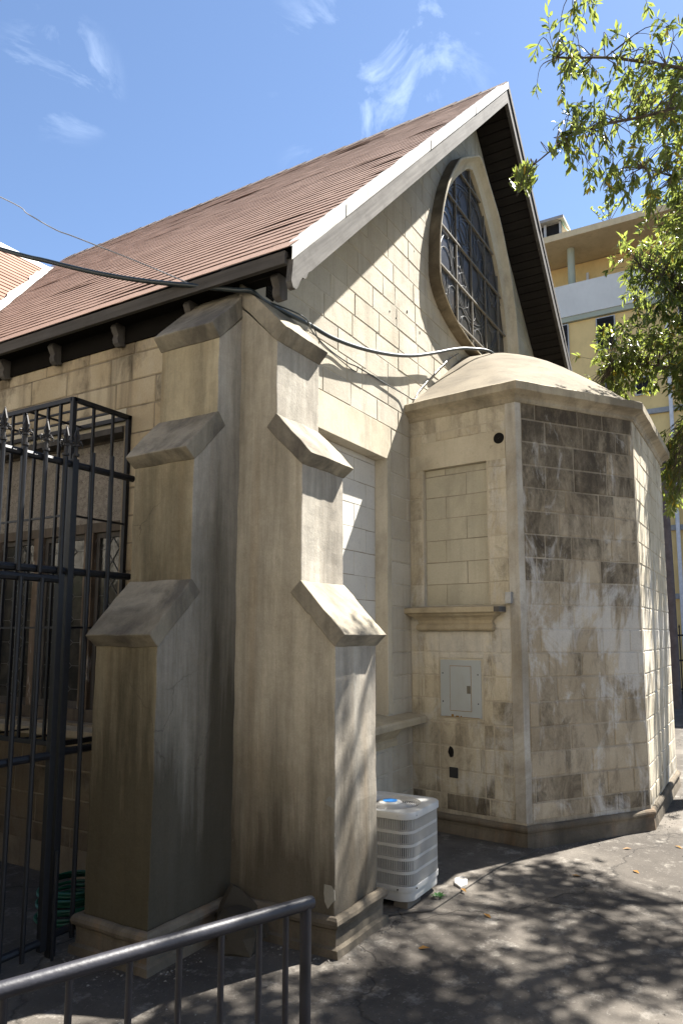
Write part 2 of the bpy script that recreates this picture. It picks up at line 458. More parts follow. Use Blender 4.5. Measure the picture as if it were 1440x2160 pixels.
def osb_mat():
    k = NT('strand_board')
    vo = k.n.new('ShaderNodeTexVoronoi')
    vo.inputs['Scale'].default_value = 38
    k.l.new(k.vec(scale=(1, .6, 1.3)), vo.inputs['Vector'])
    col = k.mix(k.ramp(k.noise(30, 6, .75), .35, .65), (.17, .15, .125), (.30, .27, .235))
    fl = k.ramp(k.noise(1.0, 3, .5, k.vec(scale=(50, 32, 70), loc=(2, 2, 2)), 2.0), .58, .66)
    col = k.mix(k.math('MULTIPLY', fl, .75), col, (.06, .045, .035))
    return k.fin(col, .9, k.bump(k.noise(50, 4, .7), .4, .004))
M['osb'] = osb_mat()

def glass_mat(name, c1, c2, rough=.12):
    k = NT(name)
    r = k.math('FRACT', k.math('MULTIPLY', k.rnd(), 13.1))
    col = k.mix(k.ramp(k.noise(7, 4, .6), .4, .65), c1, c2)
    col = k.mix(k.math('MULTIPLY', r, .5), col, mul3(c1, .4))
    return k.fin(col, rough, k.bump(k.noise(9, 3, .5), .35, .01), .55)
M['stained'] = glass_mat('stained_glass', (.009, .009, .010), (.026, .020, .016), .36)
M['leadglass'] = glass_mat('leaded_glass', (.035, .036, .034), (.075, .07, .06), .10)

def leaf_mat(name, g1, g2, yel):
    k = NT(name)
    isl = k.geo.outputs['Random Per Island']
    rr = k.math('FRACT', k.math('ADD', isl, k.rnd()))
    col = k.mix(rr, g1, g2)
    y = k.ramp(k.math('FRACT', k.math('MULTIPLY', rr, 23.7)), .945, .95)
    col = k.mix(y, col, yel)
    k.fin(col, .33, None, .5)
    tr = k.n.new('ShaderNodeBsdfTranslucent')
    hs = k.mix(.65, col, (.44, .52, .10), 'MIX')
    k.l.new(hs, tr.inputs['Color'])
    ms = k.n.new('ShaderNodeMixShader')
    ms.inputs['Fac'].default_value = .40
    k.l.new(k.b.outputs[0], ms.inputs[1])
    k.l.new(tr.outputs[0], ms.inputs[2])
    k.l.new(ms.outputs[0], k.out.inputs['Surface'])
    return k.m
M['leaf_dense'] = simple('dense_leaf', (.035, .055, .014), .6, .3, 0, .4, 5)
M['leaf'] = leaf_mat('tree_leaf', (.045, .070, .018), (.11, .14, .035), (.42, .26, .02))

# ------------------------------------------------------------------ helpers
WORLD = {}     # name -> translation of an object (no rotated parents are used for baked meshes)
def wloc(o):
    return WORLD.get(o.name, Vector((0, 0, 0)))

def tag(o, label=None, cat=None, group=None, kind=None):
    if label: o['label'] = label
    if cat: o['category'] = cat
    if group: o['group'] = group
    if kind: o['kind'] = kind
    return o

def thing(name, label, cat, loc=(0, 0, 0), group=None):
    o = bpy.data.objects.new(name, None)
    o.empty_display_size = .2
    COL.objects.link(o)
    o.location = loc
    WORLD[o.name] = Vector(loc)
    return tag(o, label, cat, group)

class MB:
    def __init__(s):
        s.v, s.f, s.mi = [], [], []
    def add(s, vs, fs, mi=0):
        b = len(s.v)
        s.v += [tuple(p) for p in vs]
        s.f += [tuple(b + i for i in f) for f in fs]
        s.mi += [mi] * len(fs)
    def box(s, a, b, mi=0):
        (x0, y0, z0), (x1, y1, z1) = a, b
        x0, x1 = min(x0, x1), max(x0, x1)
        y0, y1 = min(y0, y1), max(y0, y1)
        z0, z1 = min(z0, z1), max(z0, z1)
        s.add([(x0, y0, z0), (x1, y0, z0), (x1, y1, z0), (x0, y1, z0), (x0, y0, z1), (x1, y0, z1), (x1, y1, z1), (x0, y1, z1)],
              [(0, 3, 2, 1), (4, 5, 6, 7), (0, 1, 5, 4), (1, 2, 6, 5), (2, 3, 7, 6), (3, 0, 4, 7)], mi)
    def obox(s, o, u, v, w, mi=0):
        """box from corner o with edge vectors u, v, w"""
        o, u, v, w = map(Vector, (o, u, v, w))
        p = [o, o + u, o + u + v, o + v, o + w, o + u + w, o + u + v + w, o + v + w]
        s.add(p, [(0, 3, 2, 1), (4, 5, 6, 7), (0, 1, 5, 4), (1, 2, 6, 5), (2, 3, 7, 6), (3, 0, 4, 7)], mi)
    def bar(s, a, b, w, h=None, mi=0):
        """square bar from a to b"""
        a, b = Vector(a), Vector(b)
        h = h or w
        d = (b - a).normalized()
        up = Vector((0, 0, 1)) if abs(d.z) < .9 else Vector((0, 1, 0))
        x = d.cross(up).normalized() * w
        y = x.normalized().cross(d).normalized() * h
        s.obox(a - x / 2 - y / 2, x, y, b - a, mi)
    def tube(s, pts, r, n=8, cap=True, mi=0):
        pts = [Vector(p) for p in pts]
        rs = r if isinstance(r, (list, tuple)) else [r] * len(pts)
        base = len(s.v)
        ref = None
        for i, p in enumerate(pts):
            d = (pts[min(i + 1, len(pts) - 1)] - pts[max(i - 1, 0)])
            d = d.normalized() if d.length > 1e-9 else Vector((0, 0, 1))
            if ref is None:
                ref = d.orthogonal().normalized()
            x = (ref - d * ref.dot(d))
            x = x.normalized() if x.length > 1e-6 else d.orthogonal().normalized()
            ref = x
            y = d.cross(x)
            for k in range(n):
                a = 2 * math.pi * k / n
                s.v.append(tuple(p + (x * math.cos(a) + y * math.sin(a)) * rs[i]))
        for i in range(len(pts) - 1):
            for k in range(n):
                s.f.append((base + i * n + k, base + i * n + (k + 1) % n, base + (i + 1) * n + (k + 1) % n, base + (i + 1) * n + k))
                s.mi.append(mi)
        if cap:
            s.f.append(tuple(base + k for k in reversed(range(n))))
            s.f.append(tuple(base + (len(pts) - 1) * n + k for k in range(n)))
            s.mi += [mi, mi]
    def lathe(s, c, prof, n=16, axis=Vector((0, 0, 1)), mi=0, capt=True):
        """prof: list of (radius, height along axis)"""
        c, axis = Vector(c), Vector(axis).normalized()
        x = axis.orthogonal().normalized()
        y = axis.cross(x)
        base = len(s.v)
        for r, h in prof:
            for k in range(n):
                a = 2 * math.pi * k / n
                s.v.append(tuple(c + axis * h + (x * math.cos(a) + y * math.sin(a)) * max(r, 1e-4)))
        for i in range(len(prof) - 1):
            for k in range(n):
                s.f.append((base + i * n + k, base + i * n + (k + 1) % n, base + (i + 1) * n + (k + 1) % n, base + (i + 1) * n + k))
                s.mi.append(mi)
        if capt:
            s.f.append(tuple(base + k for k in reversed(range(n))))
            s.f.append(tuple(base + (len(prof) - 1) * n + k for k in range(n)))
            s.mi += [mi, mi]
    def prism(s, poly, off, mi=0):
        """poly: 3D points of a planar polygon, extruded by vector off"""
        n = len(poly)
        off = Vector(off)
        a = [Vector(p) for p in poly]
        b = [p + off for p in a]
        s.add(a + b, [tuple(reversed(range(n))), tuple(range(n, 2 * n))] + [(i, (i + 1) % n, n + (i + 1) % n, n + i) for i in range(n)], mi)
    def sweep(s, path, prof, mi=0, caps=True, closed=False):
        """path: 2D polyline (outward = right-hand side), prof: (offset, z) open list, mitred"""
        n = len(path)
        P = [Vector(p) for p in path]
        nor = []
        for i in range(n - (0 if closed else 1)):
            d = (P[(i + 1) % n] - P[i]).normalized()
            nor.append(Vector((d.y, -d.x)))
        rows = []
        for i in range(n):
            if closed:
                n0, n1 = nor[i - 1], nor[i]
            else:
                n0, n1 = nor[max(i - 1, 0)], nor[min(i, n - 2)]
            m = (n0 + n1)
            m = m / max(m.dot(n1), 1e-6) if m.length > 1e-6 else n1
            rows.append([(P[i].x + m.x * o, P[i].y + m.y * o, z) for o, z in prof])
        k = len(prof)
        vs = [p for r in rows for p in r]
        fs = []
        for i in range(n if closed else n - 1):
            j = (i + 1) % n
            for q in range(k - 1):
                fs.append((i * k + q, i * k + q + 1, j * k + q + 1, j * k + q))
        if caps and not closed:
            fs.append(tuple(range(k)))
            fs.append(tuple(reversed(range((n - 1) * k, n * k))))
        s.add(vs, fs, mi)
    def build(s, name, mats, parent=None, smooth=False, fix=True, bevel=0.0, auto=None, rough=None):
        if not isinstance(mats, (list, tuple)):
            mats = [mats]
        me = bpy.data.meshes.new(name)
        xs = [p[0] for p in s.v]; ys = [p[1] for p in s.v]; zs = [p[2] for p in s.v]
        loc = Vector(((min(xs) + max(xs)) / 2, (min(ys) + max(ys)) / 2, min(zs)))
        me.from_pydata([(p[0] - loc.x, p[1] - loc.y, p[2] - loc.z) for p in s.v], [], s.f)
        for m in mats:
            me.materials.append(m)
        for p, i in zip(me.polygons, s.mi):
            p.material_index = i
            p.use_smooth = smooth
        if fix or bevel or rough:
            bm = bmesh.new()
            bm.from_mesh(me)
            if fix:
                bmesh.ops.recalc_face_normals(bm, faces=bm.faces)
            if rough:
                step, amp = rough
                for ax in range(3):
                    lo = min(v.co[ax] for v in bm.verts); hi = max(v.co[ax] for v in bm.verts)
                    n_ = int((hi - lo) / step)
                    for q in range(1, n_ + 1):
                        pt = [0, 0, 0]; nn_ = [0, 0, 0]
                        pt[ax] = lo + (hi - lo) * q / (n_ + 1); nn_[ax] = 1
                        bmesh.ops.bisect_plane(bm, geom=bm.verts[:] + bm.edges[:] + bm.faces[:], plane_co=pt, plane_no=nn_)
                for v in bm.verts:
                    w = v.co + loc
                    d = mnoise.noise_vector(w * 5.0) * amp + mnoise.noise_vector(w * 17.0) * amp * .5
                    v.co += d
            if bevel:
                es = [e for e in bm.edges if len(e.link_faces) == 2 and e.calc_face_angle(0) > .5]
                bmesh.ops.bevel(bm, geom=es, offset=bevel, segments=2, affect='EDGES', profile=.6)
            bm.to_mesh(me)
            bm.free()
        if auto is not None:
            for p in me.polygons:
                p.use_smooth = True
            try:
                me.set_sharp_from_angle(angle=auto)
            except Exception:
                pass
        o = bpy.data.objects.new(name, me)
        COL.objects.link(o)
        place(o, loc, parent)
        return o

def place(o, loc, parent=None):
    """put o at a world location, under parent"""
    WORLD[o.name] = Vector(loc)
    if parent is not None:
        o.parent = parent
        o.location = Vector(loc) - wloc(parent)
    else:
        o.location = loc

def resample(pts, n):
    L = [0]
    for a, b in zip(pts, pts[1:]):
        L.append(L[-1] + (Vector(b) - Vector(a)).length)
    out = []
    for i in range(n):
        t = L[-1] * i / (n - 1)
        j = 0
        while j < len(L) - 2 and L[j + 1] < t:
            j += 1
        f = (t - L[j]) / max(L[j + 1] - L[j], 1e-9)
        out.append(Vector(pts[j]).lerp(Vector(pts[j + 1]), f))
    return out

def catmull(pts, n=8):
    P = [Vector(p) for p in pts]
    P = [P[0] * 2 - P[1]] + P + [P[-1] * 2 - P[-2]]
    out = []
    for i in range(1, len(P) - 2):
        for k in range(n):
            t = k / n
            a, b, c, d = P[i - 1], P[i], P[i + 1], P[i + 2]
            out.append(.5 * ((2 * b) + (c - a) * t + (2 * a - 5 * b + 4 * c - d) * t * t + (3 * b - a - 3 * c + d) * t ** 3))
    out.append(P[-2])
    return out

# convex 2D polygon tools for the masonry
def clip(poly, nx, nz, c):
    """keep the part with nx*x+nz*z <= c"""
    out = []
    for i in range(len(poly)):
        a, b = poly[i], poly[(i + 1) % len(poly)]
        da, db = nx * a[0] + nz * a[1] - c, nx * b[0] + nz * b[1] - c
        if da <= 0:
            out.append(a)
        if (da < 0 < db) or (db < 0 < da):
            t = da / (da - db)
            out.append((a[0] + (b[0] - a[0]) * t, a[1] + (b[1] - a[1]) * t))
    return out

def area(p):
    return .5 * sum(p[i][0] * p[(i + 1) % len(p)][1] - p[(i + 1) % len(p)][0] * p[i][1] for i in range(len(p)))

def inset(poly, d):
    n = len(poly)
    if area(poly) < 0:
        poly = poly[::-1]
    res = poly
    for i in range(n):
        a, b = poly[i], poly[(i + 1) % n]
        ex, ez = b[0] - a[0], b[1] - a[1]
        L = math.hypot(ex, ez)
        if L < 1e-6:
            continue
        nx, nz = ez / L, -ex / L
        res = clip(res, nx, nz, nx * a[0] + nz * a[1] - d)
        if len(res) < 3:
            return []
    return res

BLOCKS = []      # (size seen, builder args)
def block_mesh(mb, poly, O, U, Nn, proud, cham, depth=.02, mi=0):
    """one stone: a chamfered slab, its front standing 'proud' of the mortar plane"""
    if area(poly) < 0:
        poly = poly[::-1]
    poly = [(p[0] + random.uniform(-.0022, .0022), p[1] + random.uniform(-.0022, .0022)) for p in poly]
    inn = inset(poly, cham)
    if len(inn) != len(poly):
        cx = sum(p[0] for p in poly) / len(poly); cz = sum(p[1] for p in poly) / len(poly)
        inn = [(cx + (p[0] - cx) * .95, cz + (p[1] - cz) * .95) for p in poly]
    n = len(poly)
    O, U, Nn = Vector(O), Vector(U), Vector(Nn)
    def P(q, d):
        return O + U * q[0] + Vector((0, 0, q[1])) + Nn * d
    tw = [random.uniform(-.0015, .0015) for _ in range(n)]
    vs = [P(q, -depth) for q in poly] + [P(q, proud - cham * .9) for q in poly] + [P(q, proud + tw[i]) for i, q in enumerate(inn)]
    fs = [(i, (i + 1) % n, n + (i + 1) % n, n + i) for i in range(n)] + [(n + i, n + (i + 1) % n, 2 * n + (i + 1) % n, 2 * n + i) for i in range(n)]
    fs.append(tuple(range(2 * n, 3 * n)))
    mb.add(vs, fs, mi)

def wall_blocks(parent, mat, O, U, Nn, u0, u1, z0, z1, course=.2, base=.14, widths=(.36, .46), gap=.009, proud=.004, cham=.005,
                clips=(), skip=None, stuff=False, cut=None, bond=None, name='block', mould=None):
    """courses of stones over a wall face; pieces as objects, or joined as stuff"""
    k0 = math.floor((z0 - base) / course)
    k1 = math.ceil((z1 - base) / course)
    pool = MB() if stuff else None
    made = 0
    for k in range(k0, k1):
        za, zb = base + k * course, base + (k + 1) * course
        u = u0 - (bond if bond is not None else .42) * (.5 if k % 2 else 0.0) - (random.uniform(0, .12) if bond is None else 0)
        while u < u1:
            w = random.uniform(*widths) if widths[0] != widths[1] else widths[0]
            if random.random() < .12 and bond is None:
                w *= .55
            a, b = u, u + w
            u = b
            poly = [(max(a, u0) + gap / 2, max(za, z0) + gap / 2), (min(b, u1) - gap / 2, max(za, z0) + gap / 2),
                    (min(b, u1) - gap / 2, min(zb, z1) - gap / 2), (max(a, u0) + gap / 2, min(zb, z1) - gap / 2)]
            if poly[1][0] - poly[0][0] < .03 or poly[2][1] - poly[1][1] < .03:
                continue
            for (nx, nz, c) in clips:
                poly = clip(poly, nx, nz, c)
                if len(poly) < 3:
                    break
            if len(poly) < 3 or abs(area(poly)) < .0015:
                continue
            pieces = cut(poly) if cut else [poly]
            for pc in pieces:
                if len(pc) < 3 or abs(area(pc)) < .0015:
                    continue
                if skip and skip(pc):
                    continue
                mb = pool or MB()
                block_mesh(mb, pc, O, U, Nn, proud + random.uniform(-.0015, .002), cham)
                made += 1
                if not stuff:
                    o = mb.build(name, mat, parent, fix=False)
                    if mould:
                        o['mould'] = mould(sum(q[0] for q in pc) / len(pc), sum(q[1] for q in pc) / len(pc))
    if stuff and pool.v:
        o = pool.build(name + 's', mat, parent, fix=False)
        o['kind'] = 'stuff'
    return made

def cut_rect(a, b, c, d):
    """returns a cutter leaving what lies outside the rectangle u a..b, z c..d"""
    def f(poly):
        out = []
        l = clip(poly, 1, 0, a); out.append(l)
        m = clip(poly, -1, 0, -a)
        r = clip(m, -1, 0, -b) if len(m) > 2 else []
        out.append(r)
        m = clip(m, 1, 0, b) if len(m) > 2 else []
        if len(m) > 2:
            out.append(clip(m, 0, 1, c))
            out.append(clip(m, 0, -1, -d))
        return [p for p in out if len(p) > 2]
    return f

def face_with_holes(mb, loops, to3, mi=0):
    """planar face with holes; loops are 2D lists, first the outer one"""
    tri = tessellate_polygon([[Vector((p[0], p[1], 0)) for p in l] for l in loops])
    flat = [p for l in loops for p in l]
    mb.add([to3(p) for p in flat], [tuple(t) for t in tri], mi)
# ================================================================== ground
gm = MB()
gm.add([(-300, -300, 0), (300, -300, 0), (300, 300, 0), (-300, 300, 0)], [(0, 1, 2, 3)])
g = gm.build('ground', M['ground'])
tag(g, 'dark stained concrete yard round the church', kind='structure')

# ================================================================== church
XA, ZA, SL, SR = 4.40, 8.42, .975, .93          # roof apex and slopes
OV = .455                                      # gable overhang
XE = -.11                                      # left eave
XR = 8.95
def roof_l(x): return ZA - SL * (XA - x)
def roof_r(x): return ZA - SR * (x - XA)
WX = .08                                       # plane of the nave side wall
church = thing('church', 'old cream stone church with steep brown shingle roof, stepped buttresses and domed apse', 'church', (0, 0, 0))

# ---- gable window outlines (relative to its centre line)
XW = 4.335
def outline(right, bottom_z, n=72):
    r = catmull(right, 6)
    corner = right[-1]
    bot = [(corner[0] * math.cos(t), corner[1] + (bottom_z - corner[1]) * math.sin(t)) for t in [i * math.pi / 2 / 10 for i in range(11)]]
    half = [(p[0], p[1]) for p in r] + bot[1:]
    half = [(XW + p[0], p[1]) for p in resample([Vector((a, b, 0)) for a, b in half], n // 2 + 1)]
    left = [(2 * XW - x, z) for x, z in half[1:-1]][::-1]
    return half + left
OUT = outline([(0, 7.53), (.08, 7.505), (.25, 7.385), (.477, 7.235), (.71, 7.06), (.99, 6.69), (1.176, 6.325), (1.307, 5.934), (1.345, 5.55), (1.345, 5.42)], 4.92)
INN = outline([(0, 7.39), (.15, 7.32), (.29, 7.20), (.51, 7.00), (.74, 6.74), (.96, 6.43), (1.11, 6.1), (1.20, 5.8), (1.235, 5.5), (1.235, 5.40)], 5.0)

# ---- gable wall
REC = (.30, 2.02, .97, 3.236)
gw = MB()
top = .18
loops = [[(WX, -.05), (XR - .23, -.05), (XR - .23, roof_r(XR - .23) - top), (XA, ZA - top - .02), (WX, roof_l(WX) - top)],
         [(REC[0], REC[2]), (REC[1], REC[2]), (REC[1], REC[3]), (REC[0], REC[3])],
         [(x, z) for x, z in INN]]
face_with_holes(gw, loops, lambda p: (p[0], 0, p[1]))
# recess of the bricked-up window: reveals
for q in [[(REC[1], 0, REC[2]), (REC[1], .117, REC[2]), (REC[1], .117, REC[3]), (REC[1], 0, REC[3])],
          [(REC[0], 0, REC[3]), (REC[1], 0, REC[3]), (REC[1], .117, REC[3]), (REC[0], .117, REC[3])],
          [(REC[0], 0, REC[2]), (REC[1], 0, REC[2]), (REC[1], .117, REC[2]), (REC[0], .117, REC[2])],
          [(REC[0], 0, REC[2]), (REC[0], .117, REC[2]), (REC[0], .117, REC[3]), (REC[0], 0, REC[3])]]:
    gw.add(q, [(0, 1, 2, 3)])
gable = gw.build('gable_wall', M['joint_light'], church, fix=False)

rm = MB()
rm.add([(REC[0], .117, REC[2]), (REC[1], .117, REC[2]), (REC[1], .117, REC[3]), (REC[0], .117, REC[3])], [(0, 1, 2, 3)])
blank = rm.build('blocked_window', M['joint'], church)
wall_blocks(blank, M['block_white'], (0, .117, 0), (1, 0, 0), (0, -1, 0), .45, REC[1], REC[2], REC[3], base=.185, widths=(.40, .40), gap=.005, proud=.003, cham=.002, bond=.4)

# lintel slab and the smooth jamb band beside the recess
lm = MB()
lm.box((REC[0], -.006, 3.236), (2.095, .0, 3.535))
lm.build('lintel', M['plaster'], gable, bevel=.004)
jm = MB()
jm.box((2.022, -.005, 1.02), (2.10, .004, 3.232))
jm.build('jamb', M['plaster'], gable, bevel=.003)
# sloping sill ledge and its moulding under the recess
sl = MB()
sl.prism([(x, y, z) for x, y, z in [(.40, .10, 1.02), (.40, -.17, .985), (.40, -.18, .97), (.40, -.18, .925), (.40, -.15, .92), (.40, .10, .92)]], (2.02, 0, 0))
sl.prism([(x, y, z) for x, y, z in [(.40, .05, .918), (.40, -.10, .918), (.40, -.06, .86), (.40, -.025, .82), (.40, -.045, .80), (.40, -.04, .76), (.40, .05, .75)]], (1.72, 0, 0))
sl.build('window_sill', M['sill'], gable, bevel=.004, rough=(.08, .003))

# stones of the gable
def outside_window(poly):
    cx = sum(p[0] for p in poly) / len(poly); cz = sum(p[1] for p in poly) / len(poly)
    n = len(OUT)
    best = min(range(n), key=lambda i: (OUT[i][0] - cx) ** 2 + (OUT[i][1] - cz) ** 2)
    a, b = OUT[best - 1], OUT[(best + 1) % n]
    ex, ez = b[0] - a[0], b[1] - a[1]
    L = math.hypot(ex, ez)
    nx, nz = ez / L, -ex / L
    if nx * (OUT[best][0] - XW) + nz * (OUT[best][1] - 6) < 0:
        nx, nz = -nx, -nz
    c = nx * OUT[best][0] + nz * OUT[best][1] - .06
    p = clip(poly, -nx, -nz, -c)
    return [p] if len(p) > 2 else []
Lc = (-SL, 1, ZA - SL * XA - .24)              # below the left rake
Rc = (SR, 1, ZA + SR * XA - .24)
wall_blocks(gable, M['block'], (0, 0, 0), (1, 0, 0), (0, -1, 0), WX + .01, XW + .02, 3.535, 8.2, base=.135, clips=[Lc, Rc], cut=outside_window, widths=(.38, .48), gap=.0075,
            skip=lambda p: max(q[0] for q in p) > 3.2 and min(q[1] for q in p) < 4.2)
wall_blocks(gable, M['block'], (0, 0, 0), (1, 0, 0), (0, -1, 0), XW + .02, XR - .3, 4.3, 8.2, base=.135, clips=[Lc, Rc], cut=outside_window, stuff=True)
wall_blocks(gable, M['block'], (0, 0, 0), (1, 0, 0), (0, -1, 0), 2.104, 2.485, .2, 3.535, base=.135, widths=(.42, .42), bond=.2, gap=.010)
wall_blocks(gable, M['block'], (0, 0, 0), (1, 0, 0), (0, -1, 0), .5, 2.02, .2, .75, base=.135, widths=(.30, .40), gap=.022, proud=.006)

for px_, pz_, r_ in ((2.094, 4.638, 0.008), (2.463, 4.785, 0.013), (2.747, 4.682, 0.012), (2.635, 5.489, 0.007), (2.219, 4.620, 0.006), (1.862, 4.353, 0.006)):
    p = MB()
    p.prism([(px_ + r_ * random.uniform(.5, 1.1) * math.cos(a), -.0035, pz_ + 1.6 * r_ * random.uniform(.5, 1.1) * math.sin(a)) for a in [i * math.pi / 4 for i in range(8)]], (0, -.0035, 0))
    p.build('pit', M['dark'], gable)

# ---- nave side wall with a window opening
NW = (1.14, 2.98, 1.06, 3.20)                  # y0, y1, z0, z1
nwm = MB()
face_with_holes(nwm, [[(0, -.05), (4.2, -.05), (4.2, 3.96), (0, 3.96)], [(NW[0], NW[2]), (NW[1], NW[2]), (NW[1], NW[3]), (NW[0], NW[3])]], lambda p: (WX, p[0], p[1]))
for a, b in (((NW[0], NW[2]), (NW[0], NW[3])), ((NW[0], NW[3]), (NW[1], NW[3])), ((NW[1], NW[3]), (NW[1], NW[2])), ((NW[1], NW[2]), (NW[0], NW[2]))):
    nwm.add([(WX, a[0], a[1]), (WX, b[0], b[1]), (WX + .2, b[0], b[1]), (WX + .2, a[0], a[1])], [(0, 1, 2, 3)])
nave = nwm.build('nave_wall', M['wall_plain'], church, fix=False)
wall_blocks(nave, M['block_nave'], (WX, 0, 0), (0, 1, 0), (-1, 0, 0), .02, 3.9, 3.335, 3.94, base=.135, widths=(.40, .52), gap=.009)
wall_blocks(nave, M['block_nave'], (WX, 0, 0), (0, 1, 0), (-1, 0, 0), .49, NW[0] - .02, .2, 3.335, base=.135, widths=(.30, .40), gap=.009)
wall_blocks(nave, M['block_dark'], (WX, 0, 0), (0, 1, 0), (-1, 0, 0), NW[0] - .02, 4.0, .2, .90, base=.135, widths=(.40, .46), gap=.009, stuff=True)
cm = MB()
cm.box((WX - .005, NW[0] - .02, 3.205), (WX + .002, NW[1] + .1, 3.335))
cm.build('lintel', M['plaster'], nave, bevel=.003)

# closing walls (far side and back) so that the building is a closed body
bw = MB()
bw.add([(XR - .23, 0, -.05), (XR - .23, 8, -.05), (XR - .23, 8, 4.0), (XR - .23, 0, 4.0)], [(0, 1, 2, 3)])
bw.build('far_wall', M['wall_plain'], church)

# ---- nave window: boarded head, leaded casements, posts
win = MB()
xg = WX + .13
win.box((xg - .03, NW[0], NW[2]), (xg + .05, NW[0] + .05, NW[3]))
win.box((xg - .03, NW[1] - .05, NW[2]), (xg + .05, NW[1], NW[3]))
win.box((xg - .03, NW[0] + .05, NW[3] - .06), (xg + .05, NW[1] - .05, NW[3]))
win.box((xg - .04, NW[0] + .05, 2.455), (xg + .05, NW[1] - .05, 2.53))
win.box((xg - .05, NW[0] + .05, NW[2]), (xg + .05, NW[1] - .05, NW[2] + .09))
nwin = win.build('nave_window', wood('old_window_timber', (.085, .07, .055), (.14, .115, .09), 2, .5), church, bevel=.004)
peel = wood('peeling_mullion', (.11, .08, .055), (.19, .145, .105), 2, .5, (.40, .37, .33))
for y in (1.565, 2.16, 2.70):
    p = MB(); p.box((xg - .05, y - .05, NW[2] + .09), (xg + .04, y + .05, 2.455)); p.build('mullion', peel, nwin, bevel=.006)
p = MB(); p.box((xg - .02, NW[0] + .052, 2.532), (xg, NW[1] - .052, NW[3] - .062)); p.build('strand_board', M['osb'], nwin)
p = MB(); p.box((WX - .02, NW[0] - .0, NW[3] - .045), (xg - .031, NW[1], NW[3] - .002)); p.build('head_trim', M['tail'], nwin)
for a, b in ((NW[0] + .05, 1.515), (1.615, 2.11), (2.21, 2.65), (2.75, NW[1] - .05)):
    fr = MB()
    z0, z1 = NW[2] + .09, 2.455
    fr.box((xg - .015, a, z0), (xg + .02, a + .035, z1)); fr.box((xg - .015, b - .035, z0), (xg + .02, b, z1))
    fr.box((xg - .015, a + .035, z0), (xg + .02, b - .035, z0 + .05)); fr.box((xg - .015, a + .035, z1 - .04), (xg + .02, b - .035, z1))
    f = fr.build('casement', M['tail'], nwin)
    pn = MB(); pn.box((xg, a + .035, z0 + .05), (xg + .006, b - .035, z1 - .04)); pn.build('pane', M['leadglass'], f)
    ld = MB()
    n = 7
    yc = (a + b) / 2
    hh = (z1 - z0 - .09) / n
    w = (b - a) / 2 - .04
    for i in range(n):
        zz = z0 + .05 + i * hh
        ld.tube([(xg - .003, yc, zz), (xg - .003, yc - w * .55, zz + hh / 2), (xg - .003, yc, zz + hh)], .004, 4)
        ld.tube([(xg - .003, yc, zz), (xg - .003, yc + w * .55, zz + hh / 2), (xg - .003, yc, zz + hh)], .004, 4)
        ld.tube([(xg - .003, a + .04, zz + hh / 2), (xg - .003, yc - w * .55, zz + hh / 2)], .003, 4)
        ld.tube([(xg - .003, b - .04, zz + hh / 2), (xg - .003, yc + w * .55, zz + hh / 2)], .003, 4)
    ld.build('leading', M['came'], f)
ws = MB()
ws.prism([(WX + .15, NW[0] - .06, 1.058), (WX - .12, NW[0] - .06, 1.03), (WX - .12, NW[0] - .06, .98), (WX - .04, NW[0] - .06, .93), (WX - .03, NW[0] - .06, .90), (WX + .15, NW[0] - .06, .90)], (0, NW[1] - NW[0] + .12, 0))
ws.build('window_sill', M['sill'], nave, bevel=.005)

# ---- angle buttresses: three stages with sloping caps
PROF = [(0.0, -.02), (.718, -.02), (.718, 1.63), (.482, 1.94), (.482, 2.71), (.288, 2.98), (.288, 3.52), (.0, 3.80)]
CAPS = [[(.718, 1.626), (.789, 1.694), (.4805, 2.012), (.407, 1.941)],
        [(.4825, 2.706), (.557, 2.768), (.2865, 3.052), (.215, 2.976)],
        [(.2885, 3.518), (.36, 3.594), (-.02, 3.985), (-.02, 3.84)]]
def buttress(to3, mat, wvec):
    """to3(o, z) -> point at the near side; wvec spans the width"""
    W = Vector(wvec)
    b = MB()
    b.prism([to3(o, z) for o, z in PROF + [(-.06, 3.80), (-.06, -.02)]], W)
    body = b.build('buttress', mat, church, bevel=.007, rough=(.07, .005))
    e = W.normalized() * .008
    for c in CAPS:
        k = MB()
        k.prism([Vector(to3(o, z)) - e for o, z in c], W + e * 2)
        k.build('buttress_cap', M['cap'], body, bevel=.007, rough=(.05, .0065))
    return body
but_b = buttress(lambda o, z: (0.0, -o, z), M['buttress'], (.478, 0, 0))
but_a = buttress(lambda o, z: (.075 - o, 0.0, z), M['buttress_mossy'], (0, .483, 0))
# plain quoin filling the corner between both, under the eave
q = MB()
q.box((.02, -.004, 3.70), (WX + .3, .05, 3.90))
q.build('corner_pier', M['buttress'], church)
# patches of filler on the arris of the right-hand buttress
for z, s in ((.565, .055), (.42, .05), (.10, .07), (1.0, .03)):
    c = MB()
    n = 9
    pts = []
    for i in range(n):
        a = 2 * math.pi * i / n
        r = s * random.uniform(.6, 1.1)
        pts.append((-.0015, -.718 + .5 * s + r * math.cos(a) * .55, z + .2 + r * math.sin(a)))
    c.prism(pts, (.004, 0, 0))
    c.build('filler_patch', M['filler'], but_b)

# ---- plinths
RP = [(0, .195), (.012, .20), (.028, .196), (.040, .183), (.045, .165), (.040, .147), (.026, .135), (.022, .115), (.024, .05), (.046, .04), (.05, -.02)]
pb = MB()
pb.sweep([(-.004, .0), (-.004, -.722), (.482, -.722), (.482, .05)], RP)
pb.build('plinth', M['plinth'], but_b, rough=(.06, .005))
pa = MB()
pa.sweep([(.07, .487), (-.647, .487), (-.647, -.004), (-.09, -.004)], RP)
pa.build('plinth', M['plinth'], but_a, rough=(.06, .005))

